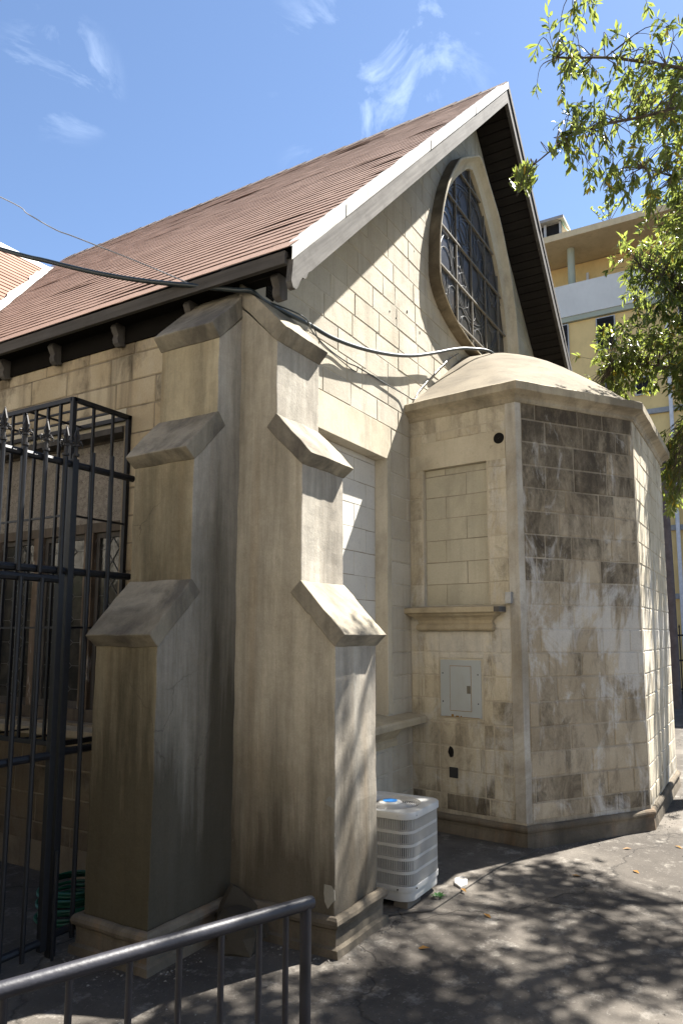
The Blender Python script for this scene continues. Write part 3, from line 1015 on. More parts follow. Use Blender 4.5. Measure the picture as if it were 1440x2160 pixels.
# ---- apse
A0, A1, A2 = Vector((2.492, 0.0)), Vector((2.37, -1.06)), Vector((3.47, -1.84))
CX = 4.50
APSE = [A0, A1, A2, Vector((2 * CX - A2.x, A2.y)), Vector((2 * CX - A1.x, A1.y)), Vector((2 * CX - A0.x, 0.0))]
aw = MB()
for i in range(5):
    a, b = APSE[i], APSE[i + 1]
    if i == 0:
        continue
    aw.add([(a.x, a.y, -.05), (b.x, b.y, -.05), (b.x, b.y, 3.75), (a.x, a.y, 3.75)], [(0, 1, 2, 3)], 1 if i == 1 else 0)
def frame2(a, b):
    t = (b - a).normalized()
    return Vector((a.x, a.y, 0)), Vector((t.x, t.y, 0)), Vector((t.y, -t.x, 0)), (b - a).length
O1, T1, N1, L1 = frame2(A0, A1)
def P1(u, d, z): return O1 + T1 * u + N1 * d + Vector((0, 0, z))
if N1.x > 0: N1 = -N1
NI = (.145, .787, 1.95, 3.205)                 # blind niche
face_with_holes(aw, [[(0, -.05), (L1, -.05), (L1, 3.75), (0, 3.75)], [(NI[0], NI[2]), (NI[1], NI[2]), (NI[1], NI[3]), (NI[0], NI[3])]], lambda p: P1(p[0], 0, p[1]))
ND = -.05
for a, b in (((NI[0], NI[2]), (NI[0], NI[3])), ((NI[0], NI[3]), (NI[1], NI[3])), ((NI[1], NI[3]), (NI[1], NI[2])), ((NI[1], NI[2]), (NI[0], NI[2]))):
    aw.add([P1(a[0], 0, a[1]), P1(b[0], 0, b[1]), P1(b[0], ND, b[1]), P1(a[0], ND, a[1])], [(0, 1, 2, 3)])
apse = aw.build('apse_wall', [M['joint_side'], M['joint_stained']], church, fix=False)
nb = MB()
nb.add([P1(NI[0], ND, NI[2]), P1(NI[1], ND, NI[2]), P1(NI[1], ND, NI[3]), P1(NI[0], ND, NI[3])], [(0, 1, 2, 3)])
niche = nb.build('blind_niche', M['joint'], church)
wall_blocks(niche, M['block_niche'], P1(0, ND, 0), T1, N1, NI[0], NI[1], NI[2], NI[3], base=.14, widths=(.42, .42), gap=.006, proud=.003, cham=.002, bond=.42)
holes = lambda poly: [x for p in cut_rect(NI[0] - .012, NI[1] + .0, NI[2] - .2, NI[3] + .25)(poly) for x in [p]]
def holes1(poly):
    res = []
    for p in cut_rect(NI[0] - .010, .80, 1.93, 3.46)(poly):
        res += cut_rect(.29, .72, .97, 1.49)(p)
    return res
def side_mould(u, z):
    q = random.random()
    if u > .62 and z < 1.9:
        return random.uniform(.3, .9) if q < .45 else random.uniform(0, .3)
    if z < .36:
        return random.uniform(.4, 1.0) if q < .5 else .1
    return random.uniform(.2, .45) if q < .2 else 0.0
wall_blocks(apse, M['block_side'], O1, T1, N1, .006, L1 - .09, .2, 3.70, base=.14, widths=(.30, .46), gap=.008, proud=.003, cut=holes1, mould=side_mould)
for q_ in range(3):
  st = MB()
  if q_ == 0: st.obox(P1(NI[1] + .005, .0, 3.2), T1 * (L1 - NI[1] - .1), Vector((0, 0, .25)), N1 * .005)
  if q_ == 1: st.obox(P1(.005, .0, NI[3] + .0), T1 * (NI[1]), Vector((0, 0, .25)), N1 * .005)
  if q_ == 2: st.obox(P1(.30, .0, .975), T1 * .41, Vector((0, 0, .51)), N1 * .004)
  st.build('plaster_band', M['plaster'], apse)
# smooth corner strip
O2, T2, N2, L2 = frame2(A1, A2)
if N2.y > 0: N2 = -N2
cs = MB()
c0 = P1(L1 - .088, 0, .19)
poly = [P1(L1 - .088, .0, .19), P1(L1 - .088, .006, .19), P1(L1, .006, .19) + T1 * .003, O2 + T2 * .0 + N2 * .006 + Vector((0, 0, .19)), O2 + T2 * .055 + N2 * .006 + Vector((0, 0, .19)), O2 + T2 * .055 + Vector((0, 0, .19))]
poly[2] = O2 + N1 * .005 + N2 * .003 + Vector((0, 0, .19))
poly.pop(3)
cs.prism(poly + [O2 + Vector((0, 0, .19)) - N1 * .02], (0, 0, 3.5))
cs.build('corner_strip', M['plaster_old'], apse, rough=(.06, .004))
def stone_mould(u, z):
    q = random.random()
    if z > 1.95:
        return random.uniform(.45, 1.0) if q < (.72 if u < .95 else .35) else random.uniform(0, .3)
    if z < .36:
        return 1.0 if q < .5 else random.uniform(.2, .5)
    return random.uniform(.35, .6) if q < .16 else random.uniform(0, .15)
wall_blocks(apse, M['block_stained'], O2, T2, N2, .060, L2 - .012, .2, 3.70, base=.14, widths=(.26, .48), gap=.012, proud=.004, cham=.005, mould=stone_mould)
O3, T3, N3, L3 = frame2(A2, APSE[3])
if N3.y > 0: N3 = -N3
wall_blocks(apse, M['block_side'], O3, T3, N3, .02, L3 - .01, .2, 3.70, base=.14, widths=(.38, .46), gap=.012, proud=.004, stuff=True)
# plinth of the apse
ap = MB()
ap.sweep([(p.x, p.y) for p in [A0 + Vector((0, .03))] + APSE[1:5] + [APSE[5]]], [(0, .172), (.012, .175), (.026, .170), (.036, .157), (.039, .142), (.035, .127), (.024, .114), (.022, .09), (.030, .04), (.034, -.02)])
ap.build('plinth', M['plinth'], apse, rough=(.07, .005))
# cornice
co = MB()
CP = [(-.03, 3.675), (.012, 3.68), (.022, 3.695), (.022, 3.715), (.038, 3.732), (.075, 3.752), (.098, 3.762), (.105, 3.766), (.108, 3.832), (.095, 3.842), (-.06, 3.862)]
co.sweep([(p.x, p.y) for p in [A0 + Vector((0.005, .04))] + APSE[1:5] + [APSE[5] + Vector((0, .04))]], CP)
co.build('apse_cornice', M['cornice'], apse, rough=(.08, .004))
# half dome
dm = MB()
DC = Vector((4.47, .02))
NA = 60
prof = [(0, .0), (.03, .03), (.10, .115), (.185, .235), (.29, .385), (.39, .53), (.48, .66), (.557, .775), (.63, .875), (.70, .96), (.78, 1.035), (.86, 1.09), (.94, 1.125), (1.0, 1.135)]
def ray_poly(c, d):
    best = None
    P = [A0 + Vector((-.04, .05))] + [p for p in APSE[1:5]] + [APSE[5] + Vector((.04, .05))]
    for a, b in zip(P, P[1:]):
        e = b - a
        den = d.x * e.y - d.y * e.x
        if abs(den) < 1e-9: continue
        w = a - c
        t = (w.x * e.y - w.y * e.x) / den
        u = (w.x * d.y - w.y * d.x) / den
        if t > 0 and -1e-4 <= u <= 1.0001:
            best = t if best is None else min(best, t)
    return best or 2.0
vs, fs = [], []
for s, h in prof:
    for i in range(NA + 1):
        a = math.pi + math.pi * i / NA
        d = Vector((math.cos(a), math.sin(a)))
        r = ray_poly(DC, d) + .02
        m = min(1.0, s * 1.6)
        rr = (r * (1 - m) + 1.96 * m) * (1 - s)
        wob = .008 * math.sin(9 * a + 14 * s) * s
        wr = min(1.0, max(0.0, math.degrees(a - math.pi) / 75.0))
        wr = wr * wr * (3 - 2 * wr)
        hr_ = 1.135 * math.sin(min(1.0, s * 1.02) * math.pi / 2) ** .92
        vs.append((DC.x + d.x * rr, DC.y + d.y * rr, 3.845 + h * (1 - wr) + hr_ * wr + wob))
w = NA + 1
for j in range(len(prof) - 1):
    for i in range(NA):
        fs.append((j * w + i, j * w + i + 1, (j + 1) * w + i + 1, (j + 1) * w + i))
dm.add(vs, fs)
dm.build('apse_dome', M['dome'], apse, smooth=True)
# niche sill: slab on a cyma moulding
sm = MB()
def sillprof(u): return [P1(u, o, z) for o, z in [(-.02, 1.945), (.14, 1.930), (.145, 1.925), (.145, 1.885), (.135, 1.878), (-.02, 1.878)]]
sm.prism(sillprof(-.03), T1 * .97)
cy = [(.115, 1.877), (.10, 1.86), (.065, 1.84), (.045, 1.815), (.04, 1.79), (.05, 1.785), (.062, 1.77), (.062, 1.745), (.05, 1.73), (.03, 1.722)]
lens = [(.03, .90), (.045, .885), (.08, .85), (.10, .83), (.105, .825), (.098, .832), (.09, .84), (.09, .84), (.098, .832), (.11, .82)]
vs = []
for (o, z), (ua, ub) in zip(cy, lens):
    vs += [P1(ua, -.02, z), P1(ua, o, z), P1(ub, o, z), P1(ub, -.02, z)]
fs = []
for i in range(len(cy) - 1):
    for j in range(3):
        fs.append((i * 4 + j, i * 4 + j + 1, i * 4 + 4 + j + 1, i * 4 + 4 + j))
fs.append((0, 1, 2, 3)); e = (len(cy) - 1) * 4; fs.append((e, e + 1, e + 2, e + 3))
sm.add(vs, fs)
sm.build('niche_sill', M['sill'], apse, bevel=.003, rough=(.07, .003))
# round pipe hole near the top and two rough holes low down
ph = MB()
ph.lathe(P1(.915, -.02, 3.385), [(.049, .0), (.049, .0275), (.001, .0276)], 24, N1, capt=False)
ph.build('pipe_hole', M['dark'], apse)
rh = MB()
pts = [P1(.40 + .028 * math.cos(a) * random.uniform(.75, 1.2), .0065, .685 + .05 * math.sin(a) * random.uniform(.8, 1.2)) for a in [i * math.pi / 5 for i in range(10)]]
rh.prism(pts, N1 * .004)
rh.build('broken_hole', M['dark'], apse)

# ---- gable window: stone surround, panes, bars, leading
hd = MB()
n = len(OUT)
def ring(loop, y): return [(x, y, z) for x, z in loop]
def lerp2(t): return [(o[0] * (1 - t) + i_[0] * t, o[1] * (1 - t) + i_[1] * t) for o, i_ in zip(OUT, INN)]
rows = [ring(OUT, .005), ring(OUT, -.128), ring(lerp2(.05), -.136), ring(lerp2(.16), -.132), ring(lerp2(.28), -.095), ring(lerp2(.48), -.055), ring(lerp2(.75), -.028), ring(INN, -.018), ring(INN, .06)]
for j in range(len(rows) - 1):
    hd.add(rows[j] + rows[j + 1], [(i, (i + 1) % n, n + (i + 1) % n, n + i) for i in range(n)], 1 if j < 1 else 0)
gwin = hd.build('gable_window', [M['plaster'], M['hood_outer']], church, fix=False, auto=R_(38))
gx0, gz0, gs = XW - .02, 7.16, .485
INN_C = INN if area(INN) > 0 else INN[::-1]
for ix in range(-4, 4):
    for iz in range(-6, 2):
        cell = [(gx0 + ix * gs, gz0 + iz * gs), (gx0 + (ix + 1) * gs, gz0 + iz * gs), (gx0 + (ix + 1) * gs, gz0 + (iz + 1) * gs), (gx0 + ix * gs, gz0 + (iz + 1) * gs)]
        for i in range(len(INN_C)):
            a, b = INN_C[i], INN_C[(i + 1) % len(INN_C)]
            ex, ez = b[0] - a[0], b[1] - a[1]
            L = math.hypot(ex, ez)
            if L < 1e-6: continue
            cell = clip(cell, ez / L, -ex / L, (ez * a[0] - ex * a[1]) / L + .002)
            if len(cell) < 3: break
        if len(cell) < 3 or abs(area(cell)) < .003: continue
        p = MB()
        tz = random.uniform(-.003, .003)
        p.add([(x, .035 + tz * (x - gx0), z) for x, z in cell], [tuple(range(len(cell)))])
        p.build('pane', M['stained'], gwin, fix=False)
def span(v, vertical):
    xs = []
    m = len(INN)
    for i in range(m):
        a, b = INN[i], INN[(i + 1) % m]
        k0, k1 = (a[0], b[0]) if vertical else (a[1], b[1])
        if (k0 - v) * (k1 - v) < 0:
            t = (v - k0) / (k1 - k0)
            xs.append(a[1] + (b[1] - a[1]) * t if vertical else a[0] + (b[0] - a[0]) * t)
    return (min(xs), max(xs)) if len(xs) > 1 else None
for ix in range(-3, 4):
    s_ = span(gx0 + ix * gs, True)
    if s_:
        p = MB(); p.box((gx0 + ix * gs - .008, .008, s_[0]), (gx0 + ix * gs + .008, .030, s_[1])); p.build('glazing_bar', M['bar'], gwin)
for iz in range(-6, 1):
    s_ = span(gz0 + iz * gs, False)
    if s_:
        p = MB(); p.box((s_[0], .002, gz0 + iz * gs - .009), (s_[1], .026, gz0 + iz * gs + .009)); p.build('glazing_bar', M['bar'], gwin)
ld = MB()
def inside(x, z):
    s_ = span(z, False)
    return s_ and s_[0] < x < s_[1]
def came(pts, r=.006):
    run = []
    for p in pts + [None]:
        if p is not None and inside(*p):
            run.append((p[0], .028, p[1]))
        else:
            if len(run) > 1: ld.tube(run, r, 4, cap=False)
            run = []
for rr in (.26, .30, .62, .66, .98, 1.02):
    came([(XW + rr * math.cos(a), 6.05 + rr * math.sin(a)) for a in [i * math.pi / 40 for i in range(81)]])
for k in range(12):
    a0 = k * math.pi / 6
    cx_, cz_ = XW + .46 * math.cos(a0), 6.05 + .46 * math.sin(a0)
    came([(cx_ + .13 * math.cos(a), cz_ + .13 * math.sin(a)) for a in [i * math.pi / 12 for i in range(25)]], .005)
    cx_, cz_ = XW + .82 * math.cos(a0 + .26), 6.05 + .82 * math.sin(a0 + .26)
    came([(cx_ + .15 * math.cos(a), cz_ + .15 * math.sin(a)) for a in [i * math.pi / 12 for i in range(25)]], .005)
    came([(XW + r * math.cos(a0 + .13 * math.sin(r * 14)), 6.05 + r * math.sin(a0 + .13 * math.sin(r * 14))) for r in [i * .05 for i in range(6, 34)]], .005)
for k in range(5):
    came([(XW - .6 + .3 * k + .1 * math.sin(z * 9 + k), z) for z in [6.6 + i * .04 for i in range(22)]], .005)
ld.build('leading', M['came'], gwin)

# ---- roof: deck, shingles, ridge, flashing, boards
YB = 7.7
dk = MB()
th = .05
def lp(x, y, d=0): return (x, y, roof_l(x) - d)
def rp(x, y, d=0): return (x, y, roof_r(x) - d)
VT, VBt = (3.632, 7.07), (XE, 3.42)            # valley with the transept
dk.add([lp(XE, -OV + .01), lp(XA, -OV + .01), lp(XA, YB), lp(3.9, 7.25), lp(*VT), lp(*VBt)], [(0, 1, 2, 3, 4, 5)])
dk.add([lp(XE, -OV + .01, th), lp(XA, -OV + .01, th), lp(XA, YB, th), lp(3.9, 7.25, th), lp(*VT, th), lp(*VBt, th)], [(5, 4, 3, 2, 1, 0)])
dk.add([rp(XA, -OV + .01), rp(XR + .1, -OV + .01), rp(XR + .1, YB), rp(XA, YB)], [(0, 1, 2, 3)])
dk.add([rp(XA, -OV + .01, th), rp(XR + .1, -OV + .01, th), rp(XR + .1, YB, th), rp(XA, YB, th)], [(3, 2, 1, 0)])
roof = dk.build('roof', M['soffit'], church, fix=False)

# shingles: strips laid in courses, each one a little uneven
EXP = .137
LS = .93
dsl = Vector((1, 0, SL)).normalized()           # up the left slope
nsl = Vector((-SL, 0, 1)).normalized()
def strip_mesh(seed, lift):
    r = random.Random(seed)
    seg = 6
    vs, fs = [], []
    for i in range(seg + 1):
        y = LS * i / seg
        lf = lift * max(0, math.sin(math.pi * i / seg + r.uniform(-.4, .4))) + r.uniform(0, .002)
        dd = r.uniform(-.007, .007)
        # local frame: x up slope, y along eave, z normal
        vs += [(dd, y, .004 + lf), (dd, y, 0.0080 + lf), (EXP + .02, y, .003)]
    for i in range(seg):
        a = i * 3
        fs += [(a, a + 1, a + 4, a + 3), (a + 1, a + 2, a + 5, a + 4)]
    me = bpy.data.meshes.new('shingle')
    me.from_pydata(vs, [], fs)
    me.materials.append(M['shingle'])
    return me, vs, fs
strips = [strip_mesh(i, (.0, .0003, .0005, .0008, .001, .0035, .0065)[i]) for i in range(7)]
rot = Matrix((( dsl.x, 0, nsl.x), (0, 1, 0), (dsl.z, 0, nsl.z))).to_3x3()
slots = []
nrow = int((XA - XE) / dsl.x / EXP) + 1
for k in range(nrow):
    y = -OV - random.uniform(0, .8)
    while y < YB:
        a, b = max(y, -OV), y + LS
        x = XE + dsl.x * EXP * k
        yv = VBt[1] + (VT[1] - VBt[1]) * (x - XE) / (VT[0] - XE) if x < VT[0] else 7.07 + (x - VT[0]) * .75
        if y < yv + .1 and b > -OV + .1:
            slots.append((k, x, y, min(b, yv + .35)))
        y = b
camv = cam.location
slots.sort(key=lambda s: (Vector((s[1], s[2], roof_l(s[1]))) - camv).length)
rest = MB()
for i, (k, x, y, b) in enumerate(slots):
    odd = random.random()
    hot = math.sin(x * 3.1 + y * 1.7) + math.sin(y * 2.9 - x * 5.3)
    me, vs, fs = strips[random.choice((5, 6)) if hot > 1.5 or odd < .03 else random.choice((0, 1, 2, 3, 4))]
    o0 = Vector((x - .015 * (k == 0), y, roof_l(x) + .002 * (k == 0)))
    sy = 1.0
    if y < -OV:
        sy = (LS - (-OV - y)) / LS
        o0.y = -OV - .004
    if b < y + LS:
        sy = max(.1, (b - o0.y) / LS)
    if i < 300:
        o = bpy.data.objects.new('shingle', me)
        COL.objects.link(o)
        o.rotation_mode = 'QUATERNION'
        o.rotation_quaternion = rot.to_quaternion()
        o.scale = (1, sy, 1)
        place(o, o0, roof)
    else:
        rest.add([rot @ Vector((v[0], v[1] * sy, v[2])) + o0 for v in vs], fs)
o = rest.build('shingles', M['shingle'], roof, fix=False)
o['kind'] = 'stuff'
# ridge capping and flashing along the rakes
rg = MB()
for y in [(-OV - .01) + i * .33 for i in range(25)]:
    y1 = min(y + .35, YB + .02)
    l = .0
    rg.add([(XA - .13, y, roof_l(XA - .13) + .022), (XA, y, ZA + .034), (XA + .13, y, roof_r(XA + .13) + .022),
            (XA - .13, y1, roof_l(XA - .13) + .012), (XA, y1, ZA + .022), (XA + .13, y1, roof_r(XA + .13) + .012)], [(0, 1, 4, 3), (1, 2, 5, 4), (0, 3, 4, 1)])
o = rg.build('ridge_caps', M['ridge'], roof, fix=False)
o['kind'] = 'stuff'

def rake(side):
    f = roof_l if side < 0 else roof_r
    s = SL if side < 0 else SR
    xe = (XE + .02) if side < 0 else (XR + .08)
    # barge board, its foot cut to an ogee
    y0, y1 = -OV - .012, -OV + .030
    d0, d1 = .068, .255
    ux = 1 if side < 0 else -1
    pts = [(XA, ZA - d0), (xe, f(xe) - d0)]
    foot = [(-.01, .03), (-.02, .09), (.0, .145), (.03, .175), (.055, .17), (.075, .145), (.10, .135), (.12, .155), (.14, .16), (.165, .135)]
    ft = []
    for a, b in foot:
        x = xe + ux * a
        ft.append((x, f(x) - d0 - b - .045))
    pts += ft + [(xe + ux * .20, f(xe + ux * .20) - d1), (XA, ZA - d1 - .0)]
    m = MB()
    tri = tessellate_polygon([[Vector((p[0], p[1], 0)) for p in pts]])
    nn_ = len(pts)
    m.add([(p[0], y0, p[1]) for p in pts] + [(p[0], y1, p[1]) for p in pts],
          [tuple(t) for t in tri] + [tuple(nn_ + i for i in reversed(t)) for t in tri] + [(i, (i + 1) % nn_, nn_ + (i + 1) % nn_, nn_ + i) for i in range(nn_)])
    b = m.build('barge_board', M['barge'] if side < 0 else M['fascia'], church)
    # metal flashing strips, lapped
    xs = [xe - ux * .02, xe + ux * .62, xe + ux * 2.1, xe + ux * 3.3, XA]
    for i in range(4):
        fl = MB()
        a, c = xs[i], xs[i + 1]
        off = .004 * i
        nsub = 14
        va = []
        for q in range(nsub + 1):
            x = a + (c - a) * q / nsub
            j = random.uniform(-.006, .006)
            va += [(x, -OV - .014 - off, f(x) - .072), (x, -OV - .016 - off, f(x) + .018), (x, -OV + .085 + j * 2, f(x) + .020 + random.uniform(0, .003))]
        fl.add(va, [(3 * q + e, 3 * q + e + 1, 3 * q + e + 4, 3 * q + e + 3) for q in range(nsub) for e in (0, 1)])
        fl.build('flashing', M['flashing'] if side < 0 else M['fascia'], b, fix=False)
rake(-1)
rake(1)
# soffit planks under both gable overhangs
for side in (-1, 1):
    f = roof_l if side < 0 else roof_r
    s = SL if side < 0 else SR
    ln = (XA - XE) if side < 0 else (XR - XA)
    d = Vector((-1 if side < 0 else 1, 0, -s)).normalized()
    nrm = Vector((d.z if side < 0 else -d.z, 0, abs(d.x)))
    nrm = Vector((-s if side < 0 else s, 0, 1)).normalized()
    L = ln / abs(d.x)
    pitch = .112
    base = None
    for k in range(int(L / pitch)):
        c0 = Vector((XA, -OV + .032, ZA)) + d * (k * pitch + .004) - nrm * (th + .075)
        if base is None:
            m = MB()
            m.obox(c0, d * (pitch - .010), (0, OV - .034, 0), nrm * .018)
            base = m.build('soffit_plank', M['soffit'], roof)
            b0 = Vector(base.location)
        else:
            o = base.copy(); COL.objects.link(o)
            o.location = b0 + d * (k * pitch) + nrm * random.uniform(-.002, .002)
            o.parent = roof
# eave: fascia, black soffit and frieze boards, carved rafter tails
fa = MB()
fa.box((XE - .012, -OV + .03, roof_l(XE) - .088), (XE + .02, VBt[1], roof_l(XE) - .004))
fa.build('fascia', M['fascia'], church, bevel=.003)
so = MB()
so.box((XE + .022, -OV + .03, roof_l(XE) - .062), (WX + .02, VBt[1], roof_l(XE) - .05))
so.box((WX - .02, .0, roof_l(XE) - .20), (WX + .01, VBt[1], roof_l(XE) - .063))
so.build('eave_soffit', M['eave_black'], church)
tp = [(0, 0), (.10, 0), (.115, -.03), (.10, -.06), (.085, -.085), (.092, -.115), (.085, -.145), (.06, -.165), (.03, -.16), (0, -.14)]
base = None
for y in (-.30, .44, 1.15, 1.86, 2.50, 3.15):
    if base is None:
        m = MB()
        m.prism([(WX + .005 - a, y, roof_l(XE) - .064 + b) for a, b in tp], (0, .055, 0))
        base = m.build('rafter_tail', M['tail'], church, bevel=.004)
        b0, y00 = Vector(base.location), y
        base.hide_render = False
    else:
        o = base.copy(); COL.objects.link(o)
        o.location = b0 + Vector((0, y - y00, 0)); o.parent = church

# ---- transept behind, its roof meeting the nave roof in a valley
tr = MB()
ts = 1.04
def tz(y): return 7.67 - ts * (7.07 - y)
tr.add([(-.9, 3.42, tz(3.42)), (VBt[0], 3.42, tz(3.42)), (VT[0], 7.07, tz(7.07)), (-.9, 7.07, tz(7.07))], [(0, 1, 2, 3)])
tr.add([(-.9, 7.07, tz(7.07)), (VT[0], 7.07, tz(7.07)), (VBt[0], 10.7, tz(3.42)), (-.9, 10.7, tz(3.42))], [(0, 1, 2, 3)])
tr.add([(-.7, 3.6, -.05), (.085, 3.6, -.05), (.085, 3.6, 4.1), (-.7, 3.6, 4.1)], [(0, 1, 2, 3)], 1)
tr.add([(-.7, 3.6, -.05), (-.7, 3.6, 4.1), (-.7, 7.07, 7.6), (-.7, 10.5, 4.1), (-.7, 10.5, -.05)], [(0, 1, 2, 3, 4)], 1)
trans = tr.build('transept', [M['soffit'], M['wall_plain']], church, fix=False)
tsn = MB()
up = Vector((0, 1, ts)).normalized()
nn = Vector((0, -ts, 1)).normalized()
L = (7.07 - 3.42) / up.y
for k in range(int(L / EXP)):
    y = 3.42 + up.y * EXP * k
    x1 = VBt[0] + (VT[0] - VBt[0]) * (y - 3.42) / (7.07 - 3.42)
    x = -.9 - random.uniform(0, .3)
    while x < x1:
        b = min(x + LS, x1 + .02)
        a0 = Vector((max(x, -.9), y, tz(y)))
        e = Vector((b - a0.x, 0, 0))
        if e.x > .03:
            j = random.uniform(0, .004)
            p = [a0 + nn * .003, a0 + nn * (.014 + j), a0 + up * (EXP + .02) + nn * .003]
            tsn.add(p + [q_ + e for q_ in p], [(0, 3, 4, 1), (1, 4, 5, 2)])
        x += LS
o = tsn.build('shingles', M['shingle'], trans, fix=False)
o['kind'] = 'stuff'
vf = MB()
a, b = Vector((VBt[0], 3.42, roof_l(VBt[0]))), Vector((VT[0], 7.07, roof_l(VT[0])))
n = 26
vs = []
for i in range(n + 1):
    p = a.lerp(b, i / n)
    w = .075 + random.uniform(-.02, .02)
    vs += [(p.x - w, p.y, p.z + .035), (p.x + w * .3, p.y - w * .6, p.z + w * .3 + .035), (p.x, p.y, p.z + .05)]
    vs[-3] = (p.x - w * 1.2, p.y + .0, p.z + .028); vs[-1] = (p.x + .02, p.y - w * 1.1, p.z + .04); vs[-2] = (p.x - .01, p.y, p.z + .05)
vf.add(vs, [(3 * i + e, 3 * i + e + 1, 3 * i + e + 4, 3 * i + e + 3) for i in range(n) for e in (0, 1)])
vf.build('valley_flashing', M['flashing'], trans, fix=False)
rc = MB()
rc.add([(-.9, 6.95, tz(6.95) + .02), (-.9, 7.07, 7.715), (-.9, 7.19, tz(6.95) + .02), (3.6, 6.95, tz(6.95) + .02), (3.6, 7.07, 7.715), (3.6, 7.19, tz(6.95) + .02)], [(0, 1, 4, 3), (1, 2, 5, 4)])
rc.build('ridge_flashing', M['flashing'], trans, fix=False)
# ================================================================== window cage on the nave wall
cage = thing('window_cage', 'black iron box grille standing out over the boarded nave window', 'window grille', (-.17, 2.08, 1.0))
CXF, CY0, CY1, CZ0, CZ1 = -.41, 1.075, 3.06, 1.0, 3.262
def bars(name, lst, w, mat, parent):
    m0 = MB()
    for a, b in lst:
        m = MB(); m.bar(a, b, w); m.build(name, mat, parent, fix=False)
fr = [((CXF, CY0, CZ0), (CXF, CY0, CZ1)), ((CXF, CY1, CZ0), (CXF, CY1, CZ1)), ((CXF, CY0, CZ1 - .012), (CXF, CY1, CZ1 - .012)), ((CXF, CY0, CZ0 + .012), (CXF, CY1, CZ0 + .012)),
      ((CXF, CY0, CZ1 - .012), (WX, CY0, CZ1 - .012)), ((CXF, CY0, CZ0 + .012), (WX, CY0, CZ0 + .012)), ((CXF, CY1, CZ1 - .012), (WX, CY1, CZ1 - .012)),
      ((WX - .018, CY0, CZ0), (WX - .018, CY0, CZ1)), ((WX - .018, CY0, CZ1 - .012), (WX - .018, CY1, CZ1 - .012))]
bars('frame_bar', fr, .030, M['ironblk'], cage)
sb = [((CXF + .165, CY0, CZ0), (CXF + .165, CY0, CZ1)), ((CXF + .33, CY0, CZ0), (CXF + .33, CY0, CZ1))]
y = CY0 + .128
while y < CY1 - .05:
    sb.append(((CXF, y, CZ0), (CXF, y, CZ1)))
    y += .128
bars('upright_bar', sb, .017, M['ironblk'], cage)
tb = [((CXF + .165, CY0, CZ1 - .01), (CXF + .165, CY1, CZ1 - .01)), ((CXF + .33, CY0, CZ1 - .01), (CXF + .33, CY1, CZ1 - .01))]
tb += [((CXF, CY0 + .50 * i, CZ1 - .012), (WX, CY0 + .50 * i, CZ1 - .012)) for i in (1, 2, 3)]
tb += [((CXF, CY0, z), (CXF, CY1, z)) for z in (2.47, 1.74)] + [((CXF, CY0, z), (WX, CY0, z)) for z in (2.47, 1.74)]
tb += [((CXF, CY0 + .4 * i, CZ0 + .012), (WX, CY0 + .4 * i, CZ0 + .012)) for i in (1, 2, 3)]
bars('cross_bar', tb, .013, M['ironblk'], cage)

# ================================================================== iron fence and gate beside the left buttress
FY = .56
fence = thing('iron_fence', 'black iron fence with spear points reaching the left buttress', 'fence', (-1.3, FY, 0))
gate = thing('iron_gate', 'black iron gate leaf hung below the spear-topped fence rail', 'gate', (-1.5, FY, .1))
def tube1(name, a, b, r, parent, mat=None, n=8):
    m = MB(); m.tube([a, b], r, n); return m.build(name, mat or M['ironblk'], parent, fix=False, auto=R_(40))
for z in (2.672, 2.052):
    tube1('rail', (-2.9, FY + .03, z), (-.02 - .30, FY + .03, z), .021, fence)
tube1('rail', (-.77, FY + .03, 1.052), (-.55, FY + .03, 1.052), .021, fence)
tube1('rail', (-.77, FY + .03, .10), (-.50, FY + .03, .10), .021, fence)
pm = MB(); pm.box((-.795, FY - .005, 0), (-.755, FY + .035, 2.70)); pm.build('post', M['ironblk'], fence, bevel=.004)
tube1('picket', (-.655, FY, .06), (-.655, FY, 2.76), .013, fence)
tube1('picket', (-.515, FY, .06), (-.515, FY, 2.77), .013, fence)
def spear_mesh(parent, x, z, tilt=0.0):
    m = MB()
    m.lathe((x, FY, z), [(.008, -.085), (.019, -.085), (.019, -.072), (.010, -.07), (.009, -.03), (.018, -.028), (.018, -.018), (.009, -.014)], 8)
    blade = [(-.004, -.01), (-.021, .028), (-.012, .055), (0, .092), (.012, .055), (.021, .028), (.004, -.01)]
    for d in (Vector((1, 0, 0)), Vector((0, 1, 0))):
        nrm = Vector((d.y, d.x, 0)) * .007
        m.prism([Vector((x, FY, z)) + d * a + Vector((0, 0, b)) - nrm / 2 for a, b in blade], nrm)
    for sgn in (-1, 1):
        for d in (Vector((1, 0, 0)), Vector((0, 1, 0))):
            pts = [Vector((x, FY, z - .022)) + d * sgn * a + Vector((0, 0, b)) for a, b in ((.0, 0), (.022, .022), (.036, .018), (.044, .002), (.036, -.008))]
            m.tube(pts, [.006, .006, .005, .004, .002], 5)
    return m.build('spear_point', M['spear'], parent, fix=False, auto=R_(35))
x = -.845
xs = []
i = 0
while x > -2.9:
    xs.append(x)
    x -= .127
for i, x in enumerate(xs):
    ph_ = .86 if i != 0 else .88
    p = tube1('picket', (x, FY, 2.03), (x, FY, 2.70), .0125 if i else .014, fence)
    spear_mesh(p, x, 2.79)
p = tube1('picket', (-.772, FY + .016, 2.70), (-.772, FY + .016, 2.72), .014, fence)
spear_mesh(p, -.775, 2.80)
